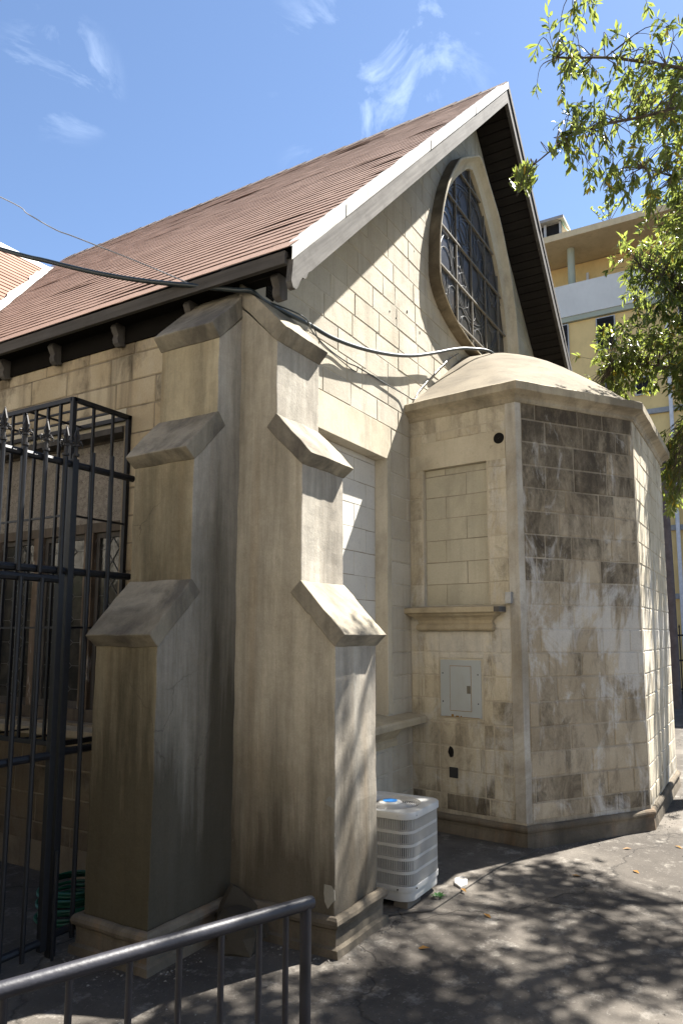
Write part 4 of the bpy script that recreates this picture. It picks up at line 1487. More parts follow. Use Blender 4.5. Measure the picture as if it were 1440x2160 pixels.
# gate leaf
gm_ = [(-.845, .028)]
m = MB(); m.box((-.862, FY - .02, .055), (-.826, FY + .016, 2.03)); m.build('stile', M['ironblk'], gate, bevel=.003)
m = MB(); m.box((-2.25, FY - .02, .055), (-2.214, FY + .016, 2.03)); m.build('stile', M['ironblk'], gate, bevel=.003)
for z in (2.0, 1.050, .10):
    tube1('rail', (-2.214, FY + .0, z), (-.862, FY + .0, z), .021, gate)
for x in xs[1:11]:
    tube1('picket', (x, FY - .026, .05), (x, FY - .026, 2.0), .0125, gate)
tube1('drop_bolt', (-.80, FY - .035, -.0), (-.80, FY - .035, .55), .008, gate)

# ================================================================== handrail in the foreground
hr = thing('handrail', 'charcoal painted pipe handrail with thin balusters in the foreground', 'handrail', (-1.8, -1.32, 0))
ra, rb = Vector((-1.380, -1.480, .83)), Vector((-2.249, -1.137, .83))
dr = (rb - ra).normalized()
m = MB()
m.tube([ra, ra + dr * .012, ra + dr * .4, rb + dr * .5], [.0195, .0215, .0215, .0215], 20)
m.build('top_rail', M['railpaint'], hr, fix=False, auto=R_(50))
def base_z(): return -.0
for i, t in enumerate((.025, .101, .198, .328, .462, .607, .767, .923, 1.09)):
    p = ra + dr * t
    r = .0185 if i == 0 else .0098
    tube1('post' if i == 0 else 'baluster', (p.x, p.y, 0), (p.x, p.y, .82), r, hr, M['railpaint'], 14 if i == 0 else 10)
p0, p1 = ra + dr * .025, rb + dr * .5
tube1('bottom_rail', (p0.x, p0.y, .09), (p1.x, p1.y, .09), .012, hr, M['railpaint'])

# ================================================================== air conditioner
AX, AY, AZ0, AZ1, AH, AD = .945, -.570, .10, .588, .252, .270
ac = thing('air_conditioner', 'grey white outdoor air conditioning unit with louvred sides and blue badge', 'air conditioner', (AX, AY, AZ0))
def rrect(hx, hy, r, n=6):
    pts = []
    for cx_, cy_, a0 in ((hx - r, hy - r, 0), (-hx + r, hy - r, 90), (-hx + r, -hy + r, 180), (hx - r, -hy + r, 270)):
        for i in range(n + 1):
            a = R_(a0 + 90 * i / n)
            pts.append((cx_ + r * math.cos(a), cy_ + r * math.sin(a)))
    return pts
def rr_solid(hx, hy, r, z0, z1, name, mat, parent, bev=0.0, top=True):
    m = MB()
    p = rrect(hx, hy, r)
    m.prism([(AX + a, AY + b, z0) for a, b in p], (0, 0, z1 - z0))
    return m.build(name, mat, parent, bevel=bev, auto=R_(35))
rr_solid(AH - .045, AD - .045, .06, AZ0 + .01, AZ1 - .03, 'coil', M['acdark'], ac)
rr_solid(AH - .012, AD - .012, .09, AZ0 - .045, AZ0 + .012, 'base_tray', M['acwhite'], ac, .004)
rr_solid(AH - .004, AD - .004, .093, AZ0 + .012, AZ0 + .045, 'base_band', M['acwhite'], ac, .002)
NB = 5
zb0, zb1 = AZ0 + .045, AZ1 - .042
for i in range(1, NB):
    z = zb0 + (zb1 - zb0) * i / NB
    rr_solid(AH - .0075, AD - .0075, .090, z - .0085, z + .0085, 'band', M['acwhite'], ac)
# vertical louvre strips round the sides
loop = [Vector((a, b)) for a, b in rrect(AH - .009, AD - .009, .089, 8)]
loop.append(loop[0])
lp_ = resample([Vector((p.x, p.y, 0)) for p in loop], 155)
lm = MB()
for i in range(154):
    a, b = lp_[i], lp_[(i + 1) % 154]
    t = (b - a).normalized()
    nrm = Vector((t.y, -t.x, 0))
    w = (b - a).length * .40
    lm.obox(Vector((AX, AY, zb0)) + a - nrm * .010, t * w, nrm * .012, (0, 0, zb1 - zb0))
o = lm.build('louvres', M['acwhite'], ac, fix=False)
o['kind'] = 'stuff'
m = MB(); m.box((AX - AH - .0025, AY + .015, zb0 + (zb1 - zb0) * .6), (AX - AH + .012, AY + .17 - .02, zb0 + (zb1 - zb0) * .8)); m.build('blank_plate', M['acwhite'], ac)
sc_m = MB()
for z in (.70, .745):
    sc_m.lathe((AX - AH - .0028, AY + .075, zb0 + (zb1 - zb0) * z), [(.0045, 0), (.0045, .0015)], 8, Vector((-1, 0, 0)))
for sx, sy in ((-1, -.66), (-.66, -1)):
    for z in (AZ0 + .03, AZ1 - .022):
        c = (AX + sx * AH - (.0 if sx == -1 else 0), AY + sy * AD, z)
        sc_m.lathe(c, [(.005, -.002), (.005, .003)], 8, Vector((-1, 0, 0)) if sx == -1 else Vector((0, -1, 0)))
sc_m.build('screws', M['screw'], ac)
# top: rim with a round opening, rings of grille wire, hub and badge
tpm = MB()
nt = 56
outer = resample([Vector((p[0], p[1], 0)) for p in rrect(AH + .004, AD + .004, .098, 8) + [rrect(AH + .004, AD + .004, .098, 8)[0]]], nt + 1)[:nt]
RI = .205
def toprow(k, z): return [(AX + p.x * k, AY + p.y * k, z) for p in outer]
inn = []
for p in outer:
    a = math.atan2(p.y, p.x)
    inn.append((AX + RI * math.cos(a), AY + RI * math.sin(a), AZ1 - .004))
inn2 = [(AX + (p[0] - AX) * .97, AY + (p[1] - AY) * .97, AZ1 - .03) for p in inn]
rows = [toprow(1.0, AZ1 - .042), toprow(1.0, AZ1 - .010), toprow(.985, AZ1 - .001), toprow(.96, AZ1), inn, inn2]
tpm.add([p for r in rows for p in r], [(j * nt + i, j * nt + (i + 1) % nt, (j + 1) * nt + (i + 1) % nt, (j + 1) * nt + i) for j in range(len(rows) - 1) for i in range(nt)])
tpm.build('top_cover', M['acwhite'], ac, auto=R_(40))
gr = MB()
for r in [.082 + .0125 * i for i in range(10)]:
    gr.tube([(AX + r * math.cos(a), AY + r * math.sin(a), AZ1 - .008 - .010 * (r / .2) ** 2 + .006) for a in [2 * math.pi * i / 40 for i in range(41)]], .0024, 5, cap=False)
for i in range(8):
    a = math.pi / 4 * i + .3
    gr.tube([(AX + r * math.cos(a), AY + r * math.sin(a), AZ1 - .009) for r in (.06, .203)], .003, 5)
gr.build('fan_grille', M['acgrill'], ac, fix=False)
fn = MB()
for i in range(3):
    a = 2 * math.pi * i / 3
    fn.add([(AX + r * math.cos(a + b), AY + r * math.sin(a + b), AZ1 - .05 - .02 * c) for r, b, c in ((.03, 0, 0), (.19, -.3, 0), (.19, .5, 1), (.03, .6, 1))], [(0, 1, 2, 3)])
fn.build('fan', M['acgrill'], ac)
hb = MB(); hb.lathe((AX, AY, AZ1 - .012), [(.078, 0), (.078, .010), (.070, .016), (.03, .018), (.001, .018)], 28); hb.build('hub', M['acwhite'], ac, auto=R_(40))
bd = MB(); bd.lathe((AX, AY, AZ1 + .0055), [(.048, 0), (.047, .003), (.001, .0035)], 24); bd.build('badge', M['acblue'], ac)
for i, (bx, by, ex, ey) in enumerate(((.73, -.80, .19, .10), (.98, -.42, .19, .10), (.73, -.45, .10, .19))):
    m = MB(); m.box((bx, by, 0), (bx + ex, by + ey, .0545)); o = m.build('concrete_block', M['cinder'], None, bevel=.008)
    tag(o, ('cracked concrete block under the near corner of the air conditioner', 'concrete block under the far corner of the air conditioner', 'concrete block under the wall side of the air conditioner')[i], 'concrete block', 'blocks under the air conditioner')

# ================================================================== electrical panel and wall boxes on the apse
ep = thing('electrical_panel', 'grey metal electrical panel with rust-edged door on the apse wall', 'electrical panel', P1(.50, 0, .987))
m = MB(); m.obox(P1(.307, .004, .987), T1 * .393, N1 * .010, (0, 0, .487)); cover = m.build('cover', M['panel'], ep, bevel=.003)
m = MB(); m.obox(P1(.402, .0142, 1.038), T1 * .206, N1 * .0016, (0, 0, .386)); m.build('door_gap', M['rust'], ep)
m = MB(); m.obox(P1(.4055, .0145, 1.0415), T1 * .199, N1 * .0035, (0, 0, .379)); door = m.build('door', M['panel'], ep, bevel=.0012)
m = MB(); m.obox(P1(.568, .0182, 1.19), T1 * .034, N1 * .003, (0, 0, .066)); m.obox(P1(.575, .0213, 1.20), T1 * .018, N1 * .003, (0, 0, .035)); m.build('latch', M['latch'], door, bevel=.001)
m = MB()
for u, z in ((.332, 1.358), (.332, 1.115), (.672, 1.352), (.672, 1.108)):
    m.lathe(P1(u, .0138, z), [(.006, 0), (.006, .0025), (.002, .003)], 8, N1)
m.build('screws', M['screw'], ep)
m = MB()
for u, w_, h_ in ((.412, .022, .022), (.455, .03, .012), (.500, .012, .012), (.52, .16, .003), (.35, .2, .0025)):
    m.obox(P1(u, .0141, .9872), T1 * w_, N1 * .0006, (0, 0, h_))
m.build('rust_stain', M['rust'], cover)
jb = MB(); jb.obox(P1(.955, .005, 1.952), T1 * .052, N1 * .045, (0, 0, .095))
o = jb.build('junction_box', M['metalbox'], None, bevel=.003)
tag(o, 'small galvanised junction box beside the apse corner, above the sill end', 'junction box')
jb = MB(); jb.obox(P1(.895, .02, 1.882), T1 * .052, N1 * .13, (0, 0, .044))
o = jb.build('cable_clip', M['tail'], None, bevel=.003)
tag(o, 'dark metal bracket on the right end of the niche sill', 'bracket')
jb = MB()
jb.obox(P1(.378, .0, .472), T1 * .082, N1 * .010, (0, 0, .088))
jb.obox(P1(.386, .0102, .480), T1 * .066, N1 * .002, (0, 0, .072))
o = jb.build('outlet_cover', M['screw'], None, bevel=.002)
tag(o, 'dark square cover plate low on the apse wall below a broken hole', 'cover plate')
vm = MB()
for i in range(5):
    vm.box((.245, -.014, 3.985 + i * .022), (.325, -.003, 3.998 + i * .022))
vm.box((.243, -.008, 3.98), (.327, -.002, 4.095))
o = vm.build('wall_vent', M['dark'], None)
tag(o, 'small black louvred vent on the gable near the eave corner', 'vent')

# ================================================================== cables
def cable(name, pts, r, mat, label, cat, n=8):
    m = MB(); m.tube(catmull(pts, 6), r, n)
    o = m.build(name, mat, None, fix=False, auto=R_(60))
    return tag(o, label, cat)
ck = [(-1.62, 5.3, 6.0), (-1.05, 3.45, 5.15), (-.546, 1.791, 4.453), (-.426, 1.416, 4.313), (-.313, 1.052, 4.182), (-.209, .698, 4.077), (-.11, .287, 3.975), (-.055, .02, 3.905), (-.03, -.10, 3.875)]
ck += [(.143, -.085, 3.878), (.65, -.085, 3.925), (.976, -.085, 3.945), (1.417, -.085, 4.022), (1.927, -.085, 4.15), (2.418, -.09, 4.309), (2.925, -.10, 4.517), (3.35, -.14, 4.70), (3.62, -.20, 4.79), (3.95, -.30, 4.86), (4.2, -.34, 4.84)]
cable('power_cable', ck, .0165, M['cable'], 'thick black cable sagging to the eave corner and over to the dome', 'cable', 10)
cable('phone_wire', [(-1.5, 5.0, 6.6), (-1.0, 3.3, 5.7), (-.586, 1.768, 4.826), (-.528, 1.511, 4.642), (-.452, 1.305, 4.502), (-.403, 1.151, 4.425), (-.221, .691, 4.192), (-.12, .34, 4.0), (-.10, .22, 3.94)], .0042, M['wirethin'], 'thin pale wire above the thick cable, dropping to the eave', 'wire', 6)
cable('wall_wire', [(.10, -.05, 3.90), (.40, -.20, 3.86), (.678, -.10, 3.875), (1.003, -.025, 3.885), (1.30, -.022, 3.875), (1.483, -.02, 3.894), (1.949, -.022, 3.905), (2.30, -.03, 3.915), (2.50, -.05, 3.915), (2.702, -.02, 4.07), (3.12, -.02, 4.40), (3.45, -.02, 4.64), (3.66, -.05, 4.78)], .0055, M['cable'], 'thin black wire stapled across the gable and up beside the dome', 'wire', 6)
cable('slack_wire', [(.55, -.18, 3.87), (.80, -.09, 3.84), (1.10, -.03, 3.86), (1.42, -.025, 3.84), (1.48, -.02, 3.90)], .004, M['cable'], 'short slack wire hanging under the stapled gable wire', 'wire', 5)

# ================================================================== hose, rubble, weed, leaf litter
m = MB()
pts = []
N = 330
rr = random.Random(3)
for i in range(N):
    a = i * .19
    r = .20 + .025 * math.sin(a * .31) + .012 * math.sin(a * .73)
    zz = .015 + .19 * (i / N) + .02 * math.sin(a * 1.0 + .6) * (i / N)
    pts.append((-.335 + r * math.cos(a) * (1 - .1 * i / N), .93 + r * math.sin(a) * .9, zz))
m.tube(pts, .0105, 6)
o = m.build('garden_hose', M['hose'], None, fix=False, auto=R_(60))
tag(o, 'coiled green garden hose on the ground behind the left buttress', 'hose')

def lump(name, mat, c, size, seed, label, cat, rot=0.0, sub=2):
    bm = bmesh.new()
    bmesh.ops.create_icosphere(bm, subdivisions=sub, radius=1.0)
    r = random.Random(seed)
    ph = [r.uniform(0, 6.28) for _ in range(9)]
    for v in bm.verts:
        p = v.co
        k = 1 + .16 * math.sin(3.1 * p.x + ph[0]) * math.sin(2.7 * p.y + ph[1]) + .10 * math.sin(6 * p.z + ph[2] + 3 * p.x) + .05 * math.sin(11 * p.y + ph[3] + 7 * p.z)
        q = Vector((max(-.78, min(.78, p.x * k)), max(-.78, min(.78, p.y * k)), max(-.7, min(.74, p.z * k))))
        q.rotate(Matrix.Rotation(rot, 3, 'Z'))
        v.co = Vector((q.x * size[0], q.y * size[1], (q.z + .66) * size[2]))
    me = bpy.data.meshes.new(name)
    bm.to_mesh(me); bm.free()
    me.materials.append(mat)
    o = bpy.data.objects.new(name, me)
    COL.objects.link(o)
    o.location = c
    return tag(o, label, cat)
lump('concrete_lump', M['lump'], (-.20, -.22, -.01), (.13, .15, .15), 2, 'dark rounded lump of concrete between the two buttresses', 'rubble', .5)
m = MB()
tri = [(-.055, -.07, .33), (-.235, -.055, .02), (-.175, -.15, .17)]
slab = [Vector(p) for p in ((-.185, -.075, .15), (-.115, -.115, .285), (-.085, -.15, .26), (-.035, -.27, .15), (-.03, -.33, .02), (-.24, -.12, .02))]
m.prism(slab, Vector((.03, .045, .0)))
o = m.build('broken_slab', M['lump'], None, bevel=.004)
tag(o, 'broken rust-stained slab leaning in the corner between the buttresses', 'slab')
m = MB()
m.prism([(1.22, -.95, .006), (1.27, -.885, .008), (1.35, -.855, .01), (1.43, -.875, .008), (1.40, -.93, .006), (1.31, -.965, .005)], (0, 0, .022))
o = m.build('mortar_scrap', M['rubble'], None, bevel=.006)
tag(o, 'pale flat scrap of mortar on the ground right of the air conditioner', 'rubble')
m = MB()
m.prism([(.80, -.93, .001), (1.75, -1.01, .001), (2.34, -1.15, .001), (2.36, -1.05, .001), (2.49, .05, .001), (.49, .05, .001), (.49, -.60, .001)], (0, 0, .012))
o = m.build('pavement', M['ground'], None, bevel=.004)
tag(o, 'low concrete apron along the foot of gable and apse', kind='structure')
wd = thing('weed', 'small bright green weed growing by the air conditioner base', 'weed', (1.0, -.88, .01))
for i in range(11):
    a = i * 2.4
    L_ = .035 + .02 * random.random()
    d = Vector((math.cos(a), math.sin(a), .5 + .5 * random.random())).normalized()
    s_ = d.cross(Vector((0, 0, 1))).normalized() * .011
    b = Vector((1.0, -.88, .01)) + d * .012
    m = MB()
    m.add([b, b + d * L_ * .5 + s_, b + d * L_ + Vector((0, 0, -.008)), b + d * L_ * .5 - s_], [(0, 1, 2), (0, 2, 3)])
    m.build('leaf', M['weed'], wd, fix=False)
lf = simple('dead_leaf', (.30, .16, .04), .6, .3, 0, .5, 3)
r = random.Random(12)
base = None
spots = [((1.20, -.98), .016, 'ochre fallen leaf lying by the pale mortar scrap'), ((1.9, -1.55), .003, 'brown fallen leaf on the yard in front of the electrical panel'),
         ((3.0, -2.1), .003, 'brown fallen leaf on the sunlit yard off the right apse corner'), ((2.2, -1.9), .003, 'curled brown leaf in the dappled shade off the stained apse face'),
         ((.9, -1.25), .003, 'dry leaf on the yard in front of the air conditioner'), ((.3, -1.1), .003, 'dry leaf on the yard at the foot of the right buttress'),
         ((2.75, -1.75), .003, 'small dry leaf close to the plinth of the stained apse face')]
for i, ((x, y), z, lab) in enumerate(spots):
    if base is None:
        m = MB()
        m.add([(-.035, 0, .002), (0, -.014, .010), (.04, 0, .004), (0, .014, .012)], [(0, 1, 2), (0, 2, 3)])
        o = m.build('fallen_leaf', lf, None, fix=False); base = o
    else:
        o = base.copy(); COL.objects.link(o)
    o.location = (x, y, z)
    o.rotation_euler = (r.uniform(-.2, .2), r.uniform(-.2, .2), r.uniform(0, 6))
    tag(o, lab, 'leaf', 'fallen leaves')

gt = MB()
r = random.Random(77)
def pebble(x, y, s):
    a = r.uniform(0, 6.28)
    p = [(x + s * math.cos(a + q * 2.09) * r.uniform(.7, 1.2), y + s * math.sin(a + q * 2.09) * r.uniform(.7, 1.2), .0005) for q in range(3)]
    gt.add(p + [(x, y, s * r.uniform(.5, .9))], [(0, 1, 3), (1, 2, 3), (2, 0, 3)])
for path in ([(2.44, -.10), (2.33, -1.10), (3.44, -1.90), (5.5, -1.90)], [(-.70, .49), (-.70, -.06), (-.06, -.06), (-.06, -.78), (.54, -.78), (.54, -.1)]):
    for a, b in zip(path, path[1:]):
        n_ = int(math.hypot(b[0] - a[0], b[1] - a[1]) * 55)
        for q in range(n_):
            f = r.random()
            d = abs(r.gauss(0, .06)) + .01
            ex, ey = b[0] - a[0], b[1] - a[1]
            L_ = math.hypot(ex, ey)
            pebble(a[0] + ex * f + ey / L_ * d, a[1] + ey * f - ex / L_ * d, r.uniform(.003, .011))
for q in range(420):
    pebble(r.uniform(-1.6, 4.5), r.uniform(-2.6, -.3), r.uniform(.002, .008))
o = gt.build('grit', M['grit'], None, fix=False)
tag(o, 'loose grit and mortar crumbs along the wall bases and yard', 'grit', kind='stuff')

# ================================================================== apartment building behind
FX = 20.0
ab = thing('apartment_building', 'ochre apartment block with white balcony parapet and flat overhanging roof', 'building', (23.0, -3.0, 0))
def bx(name, a, b, mat, parent=None, bevel=0.0):
    m = MB(); m.box(a, b); return m.build(name, mat, parent or ab, bevel=bevel)
bx('wall', (21.7, -14, 12.3), (30, 7.5, 15.05), M['byellow'])
low = bx('wall', (20.12, -14, 0), (30, 7.5, 12.18), M['byellow'])
bx('roof_slab', (19.75, -14.4, 15.07), (30.4, 7.9, 15.29), M['bcream'])
bx('balcony_floor', (20.0, -14.2, 12.19), (21.69, 7.7, 12.36), M['bgreen'])
bx('parapet', (19.97, -14.2, 12.365), (20.12, 7.7, 13.50), M['bwhite'])
for y in (2.31, -2.3, -6.9):
    m = MB(); m.lathe((20.55, y, 12.37), [(.125, 0), (.125, 2.69)], 16); m.build('column', M['bgreen'], ab, auto=R_(40))
for y0, y1, z1, nm in ((1.0, 1.86, 14.0, 0), (2.7, 3.35, 13.95, 1), (-1.6, -.6, 14.0, 0), (-4.4, -3.5, 14.0, 0)):
    f = bx('door_frame', (21.66, y0, 12.4), (21.699, y1, z1), M['bframe'])
    bx('door_panel', (21.64, y0 + .06, 12.4), (21.66, y1 - .06, z1 - .06), M['bglass'] if not nm else M['bdark'], f)
m = MB(); m.lathe((21.6, 1.98, 12.37), [(.05, 0), (.05, 2.2)], 10); m.build('pipe', M['bpipe'], ab)
def bwin(y0, y1, z0, z1):
    f = bx('window', (20.06, y0, z0), (20.121, y1, z1), M['bframe'])
    bx('pane', (20.045, y0 + .04, z0 + .04), (20.061, y1 - .04, z1 - .04), M['bdark'], f)
    n = max(2, int((z1 - z0) / .16))
    for i in range(1, n):
        z = z0 + (z1 - z0) * i / n
        bx('louvre', (20.02, y0 + .05, z - .012), (20.044, y1 - .05, z + .02), M['bdark'], f)
for y0, y1, z0, z1 in ((.88, 1.49, 11.0, 12.13), (2.38, 3.1, 10.6, 12.15), (-.16, .37, 9.27, 9.87), (.79, 1.28, 9.33, 9.9), (-1.9, -1.0, 11.0, 12.13), (-3.6, -2.5, 11.0, 12.1),
                       (-1.7, -1.1, 9.2, 9.9), (-.5, .3, 5.6, 7.0), (-2.4, -1.2, 5.6, 7.0), (1.3, 2.4, 5.6, 7.0), (-1.9, -.75, 1.2, 2.4)):
    bwin(y0, y1, z0, z1)
for z in (8.6, 4.85, 2.75):
    bx('band', (20.03, -14.1, z), (20.119, 7.6, z + .16), M['bgray'])
m = MB(); m.lathe((19.98, -.66, .2), [(.06, 0), (.06, 11.8)], 10); m.build('pipe', M['bpipe'], ab)
m = MB(); m.lathe((19.98, -1.35, .2), [(.05, 0), (.05, 11.8)], 10); m.build('pipe', M['bpipe'], ab)
# rooftop shed with netting
rs = thing('rooftop_shed', 'small dark rooftop shed draped with green netting on the apartment roof', 'shed', (20.8, 2.9, 15.3))
for y in (2.52, 3.05, 3.9):
    bx('post', (20.2, y, 15.292), (20.28, y + .08, 16.0), M['bframe'], rs)
bx('roof', (20.0, 2.40, 16.0), (21.8, 4.2, 16.10), M['bgray'], rs)
bx('panel', (20.3, 2.62, 15.292), (20.33, 4.0, 15.99), M['bdark'], rs)
m = MB()
vs = []
for i in range(7):
    t = i / 6
    for j in range(5):
        s_ = j / 4
        vs.append((20.1 + .5 * s_, 2.50 - .32 * t * (1 + .3 * s_) + .04 * math.sin(5 * t + 3 * s_), 15.98 - .68 * t + .05 * math.sin(7 * t + j)))
m.add(vs, [(i * 5 + j, i * 5 + j + 1, (i + 1) * 5 + j + 1, (i + 1) * 5 + j) for i in range(6) for j in range(4)])
m.build('net', M['tarp'], rs, fix=False)
def sprig(c, h, n, seed, label):
    r = random.Random(seed)
    t = thing('rooftop_plant', label, 'plant', c)
    st_, lv = MB(), MB()
    for i in range(n):
        d = Vector((r.uniform(-.3, .3), r.uniform(-.9, .9), 1)).normalized()
        p = [Vector(c) + d * h * q + Vector((0, r.uniform(-.04, .04), 0)) for q in (0, .35, .7, 1)]
        st_.tube(p, .012, 4)
        for q in range(9):
            b = Vector(c) + d * h * r.uniform(.3, 1.05)
            e = Vector((r.uniform(-1, 1), r.uniform(-1, 1), r.uniform(-.2, 1))).normalized() * .14
            s_ = e.cross(Vector((.3, .2, 1))).normalized() * .05
            lv.add([b, b + e * .5 + s_, b + e, b + e * .5 - s_], [(0, 1, 2), (0, 2, 3)])
    st_.build('stem', M['bark'], t, fix=False)
    o = lv.build('foliage', M['leaf'], t, fix=False)
    o['kind'] = 'stuff'
sprig((20.0, .95, 15.29), .85, 6, 4, 'spindly plant sprouting from the apartment roof edge by the shed')
sprig((20.0, -.12, 15.29), .55, 5, 8, 'leafy tuft on the apartment roof edge behind the tree')

# ================================================================== far fence and pole at the right edge
pf = thing('perimeter_fence', 'black picket fence with spikes far behind the right edge of the apse', 'fence', (17.3, -2.5, 0))
pk = None
y = -6.0
for i in range(60):
    if pk is None:
        m = MB()
        m.bar((17.3, y, .12), (17.3, y, 1.86), .028)
        m.lathe((17.3, y, 1.86), [(.02, 0), (.028, .02), (.001, .10)], 6)
        pk = m.build('picket', M['ironblk'], pf, fix=False); b0 = Vector(pk.location)
    else:
        o = pk.copy(); COL.objects.link(o); o.location = b0 + Vector((0, .13 * i, 0)); o.parent = pf
for z in (.25, 1.0, 1.66):
    m = MB(); m.bar((17.3, -6.2, z), (17.3, 1.9, z), .05); m.build('rail', M['ironblk'], pf)
pl = MB(); pl.tube([(14.6, -.93, 0), (14.6, -.92, 3), (14.62, -.90, 6.2)], [.11, .10, .085], 12)
o = pl.build('utility_pole', M['pole'], None, auto=R_(50))
tag(o, 'weathered grey pole standing before the far fence', 'pole')

# ================================================================== trees
LEAFN = 0
def leaf_geo(L, W, fold, bend):
    """obovate leaf along +x, folded on its midrib and bent down at the tip"""
    xs = [0, .25, .62, 1.0]
    ws = [.06, .55, 1.0, .08]
    vs = []
    for x, w in zip(xs, ws):
        z = -bend * x * x * L
        vs += [(x * L, -w * W, z + fold * w * W), (x * L, 0, z), (x * L, w * W, z + fold * w * W)]
    fs = []
    for i in range(3):
        a = i * 3
        fs += [(a, a + 1, a + 4, a + 3), (a + 1, a + 2, a + 5, a + 4)]
    return vs, fs
LG = [leaf_geo(1.0, .145, .35, .12), leaf_geo(1.0, .125, .15, .28), leaf_geo(1.0, .16, .5, .05)]
LGM = []
for vs, fs in LG:
    me = bpy.data.meshes.new('leaf')
    me.from_pydata(vs, [], fs); me.materials.append(M['leaf'])
    for p in me.polygons: p.use_smooth = True
    LGM.append(me)
def tree(name, label, trunk, limbs, blobs, leafL, seed, keep, near=None, mat_=None):
    r = random.Random(seed)
    t = thing(name, label, 'tree', trunk[0])
    wood_ = MB()
    wood_.tube(catmull(trunk, 5), [.19 - .010 * i for i in range(len(catmull(trunk, 5)))], 12)
    wood_.build('trunk', M['bark'], t, fix=False, auto=R_(60))
    br = MB()
    nodes = []
    for L, r0, r1 in limbs:
        c = catmull(L, 6)
        n = len(c)
        br.tube(c, [r0 + (r1 - r0) * i / (n - 1) for i in range(n)], 7)
        nodes += c
    leaves = []
    for (c, rad, n) in blobs:
        c = Vector(c)
        clump = [(Vector((r.gauss(0, .5) * rad[0], r.gauss(0, .5) * rad[1], r.gauss(0, .5) * rad[2]))) for _ in range(max(3, n // 6))]
        for i in range(n):
            d = Vector((r.gauss(0, 1), r.gauss(0, 1), r.gauss(0, 1))).normalized() * (r.random() ** .42)
            p = c + Vector((d.x * rad[0], d.y * rad[1], d.z * rad[2]))
            k = r.choice(clump)
            p = p.lerp(c + k, r.uniform(.0, .5))
            q = min(nodes, key=lambda v: (v - p).length)
            mid = q.lerp(p, .55) + Vector((r.gauss(0, .05), r.gauss(0, .05), .07 + r.gauss(0, .05)))
            tw = catmull([q, mid, p], 4)
            br.tube(tw, [.0042 - .0026 * j / (len(tw) - 1) for j in range(len(tw))], 4, cap=False)
            ax = (p - mid).normalized()
            ax = (ax + Vector((0, 0, -.25))).normalized()
            m = r.randint(7, 12)
            for j in range(m):
                s_ = r.uniform(0, 1)
                a = r.uniform(0, 6.283)
                side = ax.orthogonal().normalized()
                side.rotate(Matrix.Rotation(a, 3, ax))
                ld_ = (ax * r.uniform(.2, 1.0) + side * r.uniform(.5, 1.0) + Vector((0, 0, r.uniform(-1.0, .2)))).normalized()
                pos = p - ax * s_ * .10
                L_ = leafL * r.uniform(.65, 1.2)
                y_ = ld_.cross(Vector((r.gauss(0, .5), r.gauss(0, .5), 1))).normalized()
                z_ = ld_.cross(y_) * -1
                mat = Matrix(((ld_.x, y_.x, z_.x), (ld_.y, y_.y, z_.y), (ld_.z, y_.z, z_.z)))
                leaves.append((pos, mat, L_, r.randrange(3)))
    br_o = br.build('branches', M['bark'], t, fix=False, auto=R_(60))
    leaves.sort(key=lambda l: (l[0] - Vector(near or cam.location)).length)
    crown = MB()
    for (pos, mat, L_, k) in leaves[keep:]:
        vs, fs = LG[k]
        crown.add([pos + (mat @ Vector(v)) * L_ for v in vs], fs)
    co_ = crown.build('crown', mat_ or M['leaf'], t, smooth=True, fix=False)
    co_['kind'] = 'stuff'
    for (pos, mat, L_, k) in leaves[:keep]:
        o = bpy.data.objects.new('leaf', LGM[k])
        COL.objects.link(o)
        o.rotation_mode = 'QUATERNION'
        o.rotation_quaternion = mat.to_quaternion()
        o.scale = (L_, L_, L_)
        place(o, pos, br_o)
    return len(leaves)

HUB = (4.6, -4.5, 4.2)
n1 = tree('shade_tree', 'leafy tree whose sprays hang into the top right corner over the apse',
     [(5.2, -5.2, -.05), (5.1, -5.1, 1.2), (4.9, -4.8, 2.8), HUB],
     [([HUB, (3.6, -3.7, 5.5), (2.7, -2.9, 6.1), (1.9, -2.2, 6.05), (1.35, -1.75, 5.85)], .026, .006),
      ([(2.7, -2.9, 6.1), (2.1, -2.3, 5.7), (1.6, -1.85, 5.4), (1.38, -1.55, 5.1)], .015, .005),
      ([HUB, (4.2, -3.9, 5.6), (3.3, -3.1, 6.9), (2.2, -2.5, 7.0), (1.5, -1.9, 6.5)], .024, .005),
      ([HUB, (3.7, -3.6, 5.0), (2.9, -2.8, 5.3), (2.2, -2.2, 5.35)], .022, .005),
      ([HUB, (4.9, -3.9, 5.4), (4.8, -3.4, 6.4), (4.2, -3.3, 7.3)], .03, .008)],
     [((1.95, -2.20, 5.75), (.85, .62, .70), 66), ((2.35, -2.45, 6.2), (.7, .6, .65), 50), ((1.48, -1.85, 5.9), (.52, .40, .58), 25), ((1.50, -1.80, 5.35), (.42, .34, .34), 26),
      ((1.375, -1.49, 4.98), (.13, .11, .30), 13), ((1.85, -2.0, 5.18), (.38, .30, .28), 24), ((2.35, -2.3, 5.3), (.48, .38, .45), 32), ((1.55, -1.85, 6.45), (.5, .32, .28), 14),
      ((2.95, -2.40, 6.2), (.6, .5, .6), 90), ((4.2, -2.38, 6.0), (.6, .42, .6), 190), ((4.8, -2.95, 5.4), (.7, .55, .8), 230),
      ((3.3, -3.3, 6.2), (.9, .8, .8), 300), ((4.2, -3.7, 5.8), (1.1, .9, 1.1), 360), ((3.6, -3.6, 7.4), (1.2, 1.0, .8), 320), ((2.6, -3.4, 7.0), (1.0, .8, .7), 280)],
     .085, 5, 180)
HUB2 = (7.6, -3.6, 4.4)
